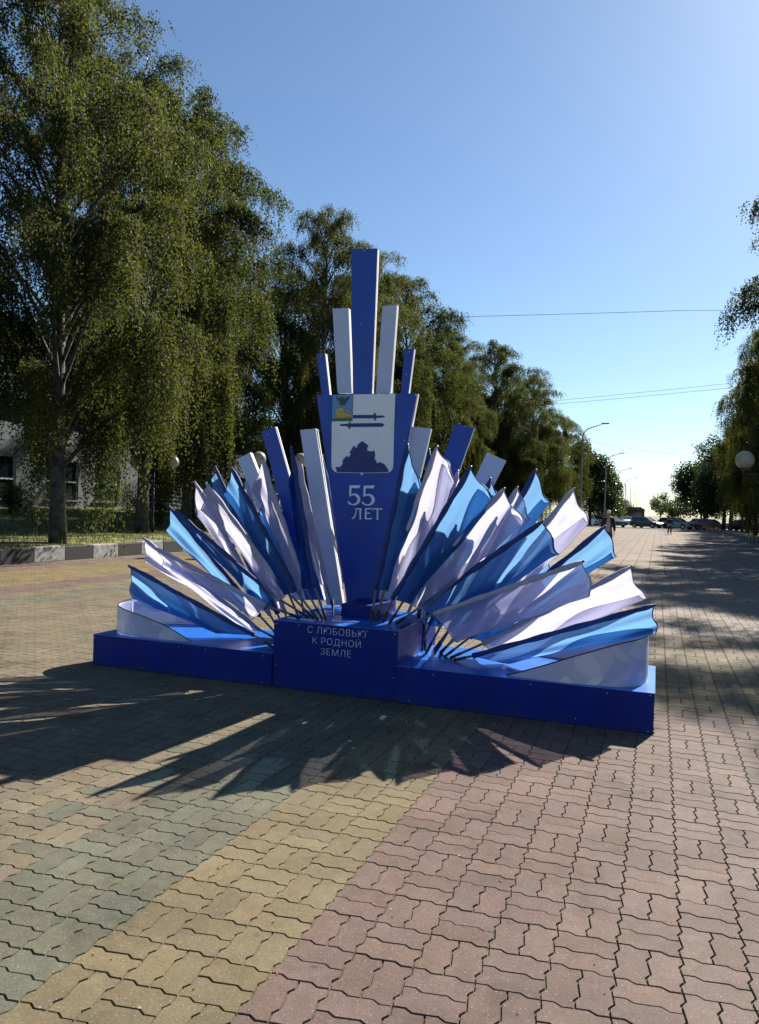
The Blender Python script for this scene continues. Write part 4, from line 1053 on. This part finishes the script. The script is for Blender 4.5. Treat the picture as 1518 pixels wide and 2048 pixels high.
def spruce(x, y, H, R, label):
    root = empty('young_spruce', (x, y, lz(x)), 0, label, 'tree'); b = MB(); b.tube([(0, 0, 0), (0, 0, H)], [.05, .01], 6)
    r = np.random.default_rng(5); P = []; D = []
    for k in range(13):
        z = H*(.12 + .85*k/13); L = R*(1 - k/13.5)
        for j in range(9):
            a = j*.698 + k*.4; d = np.array([math.cos(a), math.sin(a), -.12]); e = np.array([math.cos(a)*L, math.sin(a)*L, z - .10*L])
            b.tube([(0, 0, z), tuple(e)], [.012, .004], 4, cap=False)
            n = int(60*L + 8); t = r.random(n)[:, None]; P.append(np.array([0, 0, z]) + t*(e - np.array([0, 0, z]))); q = d + r.normal(0, .7, (n, 3)); D.append(q/np.linalg.norm(q, axis=1)[:, None])
    P = np.concatenate(P); D = np.concatenate(D); n = len(P); W = np.cross(D, r.normal(0, 1, D.shape)); W /= np.linalg.norm(W, axis=1)[:, None]
    V = np.stack([P - W*.012, P + W*.012, P + D*.13], 1).reshape(-1, 3)
    b.build('trunk', M['bark_dark'], root); np_mesh('needles', V, np.arange(3*n).reshape(-1, 3), M['needle'], root)
spruce(-27.2, 37.0, 3.6, 1.35, 'young spruce on the lawn in front of the building windows')

# ------------------------------------------------------------------ building on the left
bld = empty('white_building', (-32, 40, 0), 0, 'long pale building with tall windows and green roof edge behind the birches', 'building')
def bb(b, name, mt, parent=None, **k):
    b.v = [(p[0]+32, p[1]-40, p[2]) for p in b.v]; return b.build(name, mt, parent or bld, **k)
wins = [(28.2, 30.6), (32.7, 35.2), (36.5, 38.8), (41.5, 44.2), (47.0, 49.6), (52.5, 55.2), (23.5, 26.0), (58, 61)]
b = MB(); YB0, YB1 = 14.0, 66.0
edges = sorted(wins); z0, z1 = 1.55, 3.75
b.box(-46, -32, YB0, YB1, .6, z0 - .002); b.box(-46, -32, YB0, YB1, z1 + .002, 6.6)
yy = YB0
for a, c in edges: b.box(-46, -32, yy, a, z0, z1); yy = c
b.box(-46, -32, yy, YB1, z0, z1)
bb(b, 'wall', M['wall'])
b = MB(); b.box(-46.2, -31.93, YB0-.1, YB1+.1, .55, 1.12); bb(b, 'base_course', M['metal_grey'])
b = MB(); b.box(-46.3, -31.6, YB0-.3, YB1+.3, 6.602, 6.85); bb(b, 'cornice', M['wall'])
rf = MB()
for i in range(110):
    ya = YB0 - .3 + i*.48
    rf.box(-31.55, -31.50, ya, ya + .44, 6.86, 8.1)
bb(rf, 'roof_cladding', M['roofgreen'])['kind'] = 'stuff'
b = MB(); b.box(-46.3, -31.56, YB0-.3, YB1+.3, 6.86, 8.15); bb(b, 'roof', M['roofgreen'])
for a, c in edges:
    w = MB(); w.box(-32.16, -32.12, a, c, z0, z1); g = bb(w, 'window', M['winglass'])
    f = MB()
    for q in ((a, a+.08), (c-.08, c)): f.box(-32.11, -32.05, q[0], q[1], z0, z1)
    f.box(-32.11, -32.045, a, c, 2.55, 2.63); bb(f, 'frame', M['frame'], g)
    s = MB(); s.box(-32.1, -31.88, a-.05, c+.05, z0-.09, z0-.01); bb(s, 'sill', M['wall'], g)

# ------------------------------------------------------------------ lamps and wires
GL = 'globe lamps beside the avenue'
def globe_lamp(x, y, z, hg, ang, half, label, rg=.235):
    t = empty('globe_lamp', (x, y, z), ang, label, 'street lamp', GL)
    b = MB(); b.tube([(0, 0, 0), (0, 0, .5), (0, 0, .55), (0, 0, hg - .35)], [.075, .07, .045, .035], 10); b.build('post', M['metal_dark'], t, smooth=True)
    b = MB(); b.tube([(-half, 0, hg - .35), (half, 0, hg - .35)], .02, 8); b.tube([(-half*.7, 0, hg-.35), (0, 0, hg-.75)], .012, 6); b.tube([(half*.7, 0, hg-.35), (0, 0, hg-.75)], .012, 6); b.build('crossbar', M['metal_dark'], t)
    for s in (-1, 1):
        b = MB(); b.tube([(s*half, 0, hg-.36), (s*half, 0, hg-.27), (s*half, 0, hg-.20)], [.03, .05, .10], 10); b.build('holder', M['metal_dark'], t, smooth=True)
        b = MB(); b.sphere((s*half, 0, hg), rg, 24, 16); b.build('globe', M['globe'], t, smooth=True)
va = math.atan2(22.39-21.74, -11.13+12.35)
globe_lamp(-11.74, 22.06, 0, 3.13, va, .69, 'lamp with two cream globes peeking out behind the left flags')
globe_lamp(-18.12, 23.9, .3, 2.85, .45, .70, 'double globe lamp on the lawn in the shade of the birches')
globe_lamp(2.42, 19.86, 0, 3.03, 0.0, .50, 'lamp with white globe near the right edge, its post in the tree shade', .215)
def street_lamp(x, y, label, H=10.0, banner=False):
    t = empty('street_lamp', (x, y, 0), 0, label, 'street lamp', 'tall arched street lamps down the avenue')
    pts = [(0, 0, 0), (0, 0, 2), (0, 0, H-1.3)] + [(1.0*(1-math.cos(a)), 0, H-1.3 + .95*math.sin(a)) for a in np.linspace(.2, 1.35, 6)] + [(1.75, 0, H-.05)]
    b = MB(); b.tube(pts, [.11, .10, .065] + [.05]*6 + [.035], 8); b.build('post', M['metal_grey'], t, smooth=True)
    b = MB(); b.box(1.65, 2.35, -.13, .13, H-.06, H+.05); b.build('lamp_head', M['metal_grey'], t, bevel=.03)
    b = MB(); b.tube([(0, 0, 0), (0, 0, 1.2)], [.17, .14], 8); b.build('foot', M['metal_grey'], t)
    if banner:
        b = MB(); b.box(.08, .85, -.01, .01, 3.2, 4.6); b.build('banner', M['banner'], t)
M['banner'] = mat('pink_banner', (.55, .16, .22), rough=.7, var=.6, scale=3, col2=(.7, .6, .6))
names = ['nearest tall street lamp beside the last birch', 'second tall street lamp by the dark chestnut tree', 'third tall street lamp with a small pink banner', 'fourth street lamp in the row with a small pink banner', 'fifth street lamp down the far avenue', 'sixth street lamp down the far avenue', 'seventh street lamp down the far avenue', 'eighth street lamp, almost lost in the glare', 'ninth and farthest street lamp of the row']
for i in range(9): street_lamp(-6.75 - .05*i, 72 + 35*i, names[i], banner=i in (2, 3))
def wire(p, q, sag, label, r=.012):
    t = MB(); P = []
    for i in range(25):
        s = i/24; P.append((p[0]+(q[0]-p[0])*s, p[1]+(q[1]-p[1])*s, p[2]+(q[2]-p[2])*s - sag*4*s*(1-s)))
    t.tube(P, r, 5); o = t.build('overhead_wire', M['metal_dark']); props(o, label, 'wire', 'wires strung over the avenue'); return o
wire((-15, 38, 11.90), (.92, 38, 11.32), .03, 'upper thin wire crossing the sky above the avenue', .011)
wire((.92, 38, 11.32), (9, 38, 10.9), .02, 'right hand stretch of the upper wire running into the right birches', .009)
wire((-12.5, 60, 10.1), (8.5, 60, 11.75), .05, 'upper one of the two lower wires', .012)
wire((-12.5, 60, 9.85), (8.5, 60, 11.40), .05, 'lower one of the two lower wires', .012)
wire((-6.5, 72, 8.48), (4, 72, 6.9), .2, 'faint wire running right from the first street lamp', .009)

# ------------------------------------------------------------------ cars
def car(x, y, hd, paint, label, L=4.2, W=1.66, H=1.42, wagon=False, boxy=False):
    t = empty('parked_car', (x, y, -.03), hd, label, 'car', 'cars parked beyond the end of the avenue')
    hl = L/2
    if boxy: prof = [(-hl, .55, .82), (-hl+.1, .5, .90), (-1.15, .3, .93), (.85, .3, .92), (hl-.1, .4, .80), (hl, .5, .70)]
    else: prof = [(-hl, .55, .80), (-hl+.12, .42, .92), (-1.2, .28, .97), (.75, .28, .95), (hl-.35, .36, .76), (hl, .48, .60)]
    b = MB(); sec = []
    for i, (px, zb, zt) in enumerate(prof):
        hw = W/2*(.90 if i in (0, len(prof)-1) else 1.0)
        sec.append([(px, -hw, zb*.6), (px, -hw*1.0, (zb+zt)/2), (px, -hw*.93, zt), (px, 0, zt+.035), (px, hw*.93, zt), (px, hw, (zb+zt)/2), (px, hw, zb*.6)])
    n0 = 0
    for s in sec: b.v += s
    k = 7
    for i in range(len(sec)-1):
        for j in range(k-1): b.f.append((i*k+j, i*k+j+1, (i+1)*k+j+1, (i+1)*k+j)); b.mi.append(0)
        b.f.append((i*k+k-1, i*k, (i+1)*k, (i+1)*k+k-1)); b.mi.append(0)
    b.f.append(tuple(range(k))[::-1]); b.mi.append(0); b.f.append(tuple((len(sec)-1)*k+j for j in range(k))); b.mi.append(0)
    body = b.build('body', paint, t, smooth=False, bevel=.03)
    # cabin: glass block with roof and pillars on it
    zr_ = H; rear = -hl+.25 if wagon else (-1.35 if not boxy else -1.25)
    bt = [(rear, .95), (1.0, .95)]; tp = [(rear+.25 if wagon else rear+.55, zr_-.05), (.18, zr_-.05)]
    hw0, hw1 = W/2*.91, W/2*.72
    g = MB()
    A = [(bt[0][0], -hw0, bt[0][1]), (bt[1][0], -hw0, bt[1][1]), (bt[1][0], hw0, bt[1][1]), (bt[0][0], hw0, bt[0][1])]
    B = [(tp[0][0], -hw1, tp[0][1]), (tp[1][0], -hw1, tp[1][1]), (tp[1][0], hw1, tp[1][1]), (tp[0][0], hw1, tp[0][1])]
    g.poly(A[::-1]); g.poly(B)
    for i in range(4): j = (i+1) % 4; g.poly([A[i], A[j], B[j], B[i]])
    g.build('windows', M['carglass'], t)
    rf = MB(); rf.box(tp[0][0]-.03, tp[1][0]+.05, -hw1-.01, hw1+.01, zr_-.05, zr_)
    rfo = rf.build('roof', paint, t, bevel=.025)
    for s in (-1, 1):
        for (xa, xb) in ((bt[0][0], tp[0][0]), (bt[1][0], tp[1][0]), (-.25, -.22)):
            pl = MB(); pl.tube([(xa, s*hw0*1.005, .95), (xb, s*hw1*1.01, zr_-.03)], .032, 5); pl.build('pillar', paint, t)
    for sx in (-1, 1):
        for s in (-1, 1):
            wx = sx*L*.30; w = MB(); w.tube([(wx, s*(W/2-.17), .30), (wx, s*(W/2+.005), .30)], .305, 18); wo_ = w.build('wheel', M['rubber'], t)
            r_ = MB(); r_.tube([(wx, s*(W/2), .30), (wx, s*(W/2+.012), .30)], .19, 12); r_.build('rim', M['rim'], wo_)
            a = MB(); a.tube([(wx, s*(W/2-.02), .33), (wx, s*(W/2+.003), .33)], .36, 18); a.build('wheel_arch', M['rubber'], t)
    for s in (-1, 1):
        h = MB(); h.sphere((hl-.06, s*W*.35, .62), .12, 10, 6, sx=.5, sy=1.3, sz=.7); h.build('headlight', M['lamp'], t)
        h = MB(); h.sphere((-hl+.04, s*W*.37, .76), .10, 8, 5, sx=.4, sy=1.0, sz=1.3); h.build('tail_light', M['tail'], t)
        mm = MB(); mm.sphere((.72, s*(W/2+.08), .98), .09, 8, 5, sx=.6, sy=1, sz=.7); mm.build('mirror', paint, t)
    p = MB(); p.box(hl-.005, hl+.02, -.26, .26, .38, .49); p.build('number_plate', M['pale'], t)
    gr = MB(); gr.box(hl-.02, hl+.012, -.42, .42, .52, .64); gr.build('grille', M['rubber'], t)
    return t
def paint(name, c, rough=.25, metal=.2): return mat(name, c, rough=rough, metal=metal, var=.04, coat=.6)
HD = math.radians(-32)
car(-12.4, 104.5, math.radians(-20), paint('silver_paint', (.32, .34, .36)), 'silver car half hidden behind the man and the person in pink')
car(-5.6, 104.6, math.radians(-50), paint('dark_olive_paint', (.05, .055, .045)), 'old boxy dark saloon directly right of the man', L=4.1, W=1.6, H=1.40, boxy=True)
car(-8.6, 116.0, math.radians(-50), paint('white_paint', (.65, .65, .66)), 'white car behind the old boxy saloon', H=1.5)
car(-5.0, 132.0, math.radians(-70), paint('white_paint_two', (.7, .7, .7)), 'white car on the far road left of the kiosk')
car(-5.0, 142.0, math.radians(-70), paint('grey_white_paint', (.55, .56, .58)), 'pale car behind the white one by the kiosk')
car(-1.3, 105.8, HD, paint('dark_green_paint', (.012, .045, .035)), 'dark green estate car in the middle of the row', L=4.4, H=1.46, wagon=True)
car(1.6, 117.0, HD, paint('black_paint', (.02, .02, .025)), 'small black car between the green estate and the hatchback')
car(2.45, 105.6, HD, paint('silver_green_paint', (.16, .22, .21)), 'silver green hatchback behind the distant walker', L=4.1, H=1.48)
car(5.9, 117.5, HD, paint('pale_silver_paint', (.45, .45, .46)), 'pale car with only its roof showing behind the hatchback and the red car')
car(6.4, 105.2, HD, paint('dark_red_paint', (.14, .018, .015)), 'dark red car gleaming in the sun at the right')
car(10.3, 106.0, HD, paint('maroon_paint', (.06, .012, .012)), 'maroon car in the shade under the right trees')
car(13.9, 106.5, HD, paint('grey_paint', (.10, .11, .12)), 'grey car at the right end of the row, deep in the shade')
k = empty('kiosk', (-4.3, 155, 0), 0, 'small dark kiosk with sloping roof beside the far road', 'kiosk')
b = MB(); b.box(-1.9, 1.9, -1.3, 1.3, 0, 2.6); b.build('wall', mat('kiosk_wall', (.10, .05, .045)), k)
b = MB(); b.prism_xz([(-2.3, 2.602), (2.3, 2.602), (1.2, 3.2), (-1.2, 3.2)], -1.7, 1.7); b.build('roof', mat('kiosk_roof', (.12, .06, .05)), k)
b = MB(); b.box(-1.4, 1.4, -1.34, -1.305, 1.0, 2.1); b.build('window', M['winglass'], k)

# ------------------------------------------------------------------ people
def skin_mesh(nodes, edges, sub=2):
    me = bpy.data.meshes.new('tmp'); me.from_pydata([n[0] for n in nodes], edges, []); me.update()
    o = bpy.data.objects.new('tmp', me); COL.objects.link(o)
    sk = o.modifiers.new('s', 'SKIN'); sk.use_smooth_shade = True
    for v, n in zip(me.skin_vertices[0].data, nodes):
        r = n[1]; v.radius = r if hasattr(r, '__len__') else (r, r)
    me.skin_vertices[0].data[0].use_root = True
    ss = o.modifiers.new('u', 'SUBSURF'); ss.levels = sub; ss.render_levels = sub
    bpy.context.view_layer.update(); dg = bpy.context.evaluated_depsgraph_get()
    res = bpy.data.meshes.new_from_object(o.evaluated_get(dg)); bpy.data.objects.remove(o); return res
def add(me, name, mt, parent):
    me.name = name; me.materials.clear(); me.materials.append(mt); o = bpy.data.objects.new(name, me); COL.objects.link(o); o.parent = parent; return o
def person(x, y, rz, label, top, legs, shoe, hair, jacket_open=None, s=1.0, cap=None, skirt=False, bag=None, carry=False):
    t = empty('person', (x, y, 0), rz, label, 'person'); t.scale = (s, s, s)
    st = .17     # stride
    J = {'pel': (0, 0, .93), 'sp': (0, .01, 1.15), 'ch': (0, 0, 1.34), 'nk': (0, .01, 1.49), 'hd': (0, -.01, 1.60), 'ht': (0, -.005, 1.70)}
    nodes = [(J['pel'], (.135, .10)), (J['sp'], (.125, .092)), (J['ch'], (.145, .10)), (J['nk'], .055), (J['hd'], (.078, .092)), (J['ht'], (.068, .08))]
    E_ = [(0, 1), (1, 2), (2, 3), (3, 4), (4, 5)]
    def chain(start, pts):
        p = start
        for q, r in pts: nodes.append((q, r)); E_.append((p, len(nodes)-1)); p = len(nodes)-1
        return p
    hands = []
    for sd in (-1, 1):
        sw = -sd*.10
        chain(2, [((sd*.17, .0, 1.40), .06), ((sd*.225, .02 + sw*.4, 1.14), .046), ((sd*.235, -.04 + sw, .91), .034), ((sd*.235, -.06 + sw, .84), .030)])
        hands.append((sd*.235, -.06 + sw, .84))
        fw = sd*st
        chain(0, [((sd*.095, fw*.15, .86), .088), ((sd*.10, -fw*.45 - .03, .50), .060), ((sd*.10, -fw + .03, .12), .040), ((sd*.10, -fw + .0, .055), .036), ((sd*.11, -fw - .15, .04), .030)])
    body = skin_mesh(nodes, E_)
    bm = bmesh.new(); bm.from_mesh(body)
    def merge(b):
        base = len(bm.verts); vs = [bm.verts.new(p) for p in b.v]
        for f in b.f:
            try: bm.faces.new([vs[i] for i in f]).smooth = True
            except ValueError: pass
    f = MB()
    f.tube([(0, -.085, 1.63), (0, -.115, 1.60), (0, -.10, 1.585)], [.008, .016, .012], 6)         # nose
    f.tube([(-.026, -.094, 1.555), (.026, -.094, 1.555)], .007, 6)                                  # mouth
    for sd in (-1, 1): f.sphere((sd*.082, .0, 1.605), .022, 8, 6, sx=.4, sy=.8, sz=1.3)             # ears
    for hx, hy, hz in hands:
        sd = 1 if hx > 0 else -1
        f.sphere((hx, hy-.01, hz-.055), .038, 8, 6, sx=.5, sy=1.0, sz=1.25)
        for i, ln in enumerate((.068, .078, .072, .058)):
            yy = hy - .036 + i*.018; f.tube([(hx, yy, hz-.09), (hx - sd*.004, yy-.004, hz-.09-ln*.5), (hx - sd*.014, yy-.004, hz-.09-ln)], [.0088, .0078, .0065], 6)
        f.tube([(hx - sd*.004, hy-.04, hz-.045), (hx - sd*.015, hy-.062, hz-.075), (hx - sd*.02, hy-.064, hz-.10)], [.010, .0085, .007], 6)
    merge(f); me = bpy.data.meshes.new('body'); bm.to_mesh(me); bm.free(); add(me, 'body', M['skin'], t)
    e = MB()
    for sd in (-1, 1): e.sphere((sd*.032, -.082, 1.625), .010, 8, 6)
    e.build('eyes', M['line'], t)
    # trousers / skirt
    n2 = [((0, 0, .97), (.145, .112)), ((0, 0, .90), (.15, .115))]; e2 = [(0, 1)]
    for sd in (-1, 1):
        fw = sd*st; p = 1
        for q, r in [((sd*.095, fw*.15, .84), .102), ((sd*.10, -fw*.45 - .03, .50), .080), ((sd*.10, -fw + .03, .13 if not skirt else .42), .066)]:
            n2.append((q, r)); e2.append((p, len(n2)-1)); p = len(n2)-1
    add(skin_mesh(n2, e2), 'trousers', legs, t)
    n3 = [((0, 0, .80 if jacket_open else .90), (.165, .125)), ((0, .01, 1.12), (.155, .118)), ((0, 0, 1.34), (.17, .122)), ((0, .01, 1.46), (.085, .075))]; e3 = [(0, 1), (1, 2), (2, 3)]
    for sd in (-1, 1):
        sw = -sd*.10; p = 2
        for q, r in [((sd*.18, .0, 1.395), .078), ((sd*.235, .02 + sw*.4, 1.14), .066), ((sd*.243, -.04 + sw, .90), .052)]:
            n3.append((q, r)); e3.append((p, len(n3)-1)); p = len(n3)-1
    add(skin_mesh(n3, e3), 'jacket', top, t)
    if jacket_open:
        sf = MB(); sf.prism_xz([(-.055, 1.47), (.055, 1.47), (.085, 1.2), (.075, .86), (-.075, .86), (-.085, 1.2)], -.142, -.100); sf.build('shirt', jacket_open, t, bevel=.01)
    for sd in (-1, 1):
        fw = sd*st; sh_ = MB(); sh_.sphere((sd*.107, -fw - .055, .045), .055, 12, 8, sx=.85, sy=2.35, sz=.82); sh_.build('shoe', shoe, t, smooth=True)
    h = MB(); h.sphere((0, .022, 1.648), .100, 14, 9, sx=.90, sy=.98, sz=.98); h.build('hair', hair, t, smooth=True)
    if cap:
        c = MB(); c.sphere((0, .0, 1.685), .103, 14, 8, sx=.93, sy=1.04, sz=.72); c.sphere((0, -.11, 1.672), .075, 12, 6, sx=.95, sy=1.0, sz=.15); c.build('cap', cap, t, smooth=True)
    return t
dk = mat('dark_jacket', (.012, .011, .011), rough=.8, var=.4, scale=8, bump=.3)
person(-1.96, 33.5, math.radians(3), 'man in open dark jacket, light shirt and pale cap walking towards the camera', dk, mat('brown_trousers', (.07, .035, .028), rough=.85), M['rubber'], mat('grey_hair', (.12, .11, .10)), jacket_open=mat('light_shirt', (.30, .29, .28), rough=.8), s=1.03, cap=mat('pale_cap', (.50, .48, .45), rough=.8))
person(1.02, 70.5, math.radians(8), 'small distant walker in dark clothes on the avenue in front of the cars', mat('black_coat', (.015, .014, .016), rough=.8), mat('dark_trousers', (.02, .018, .02), rough=.85), M['rubber'], mat('dark_hair', (.02, .015, .012)), s=.92)
person(-9.3, 88.0, math.radians(-20), 'distant person in a pinkish red top beside the silver car, left of the man', mat('pink_top', (.30, .06, .07), rough=.8), mat('grey_skirt', (.10, .06, .06), rough=.85), M['rubber'], mat('brown_hair', (.05, .03, .02)), s=.95)
print('objects', len(bpy.data.objects))
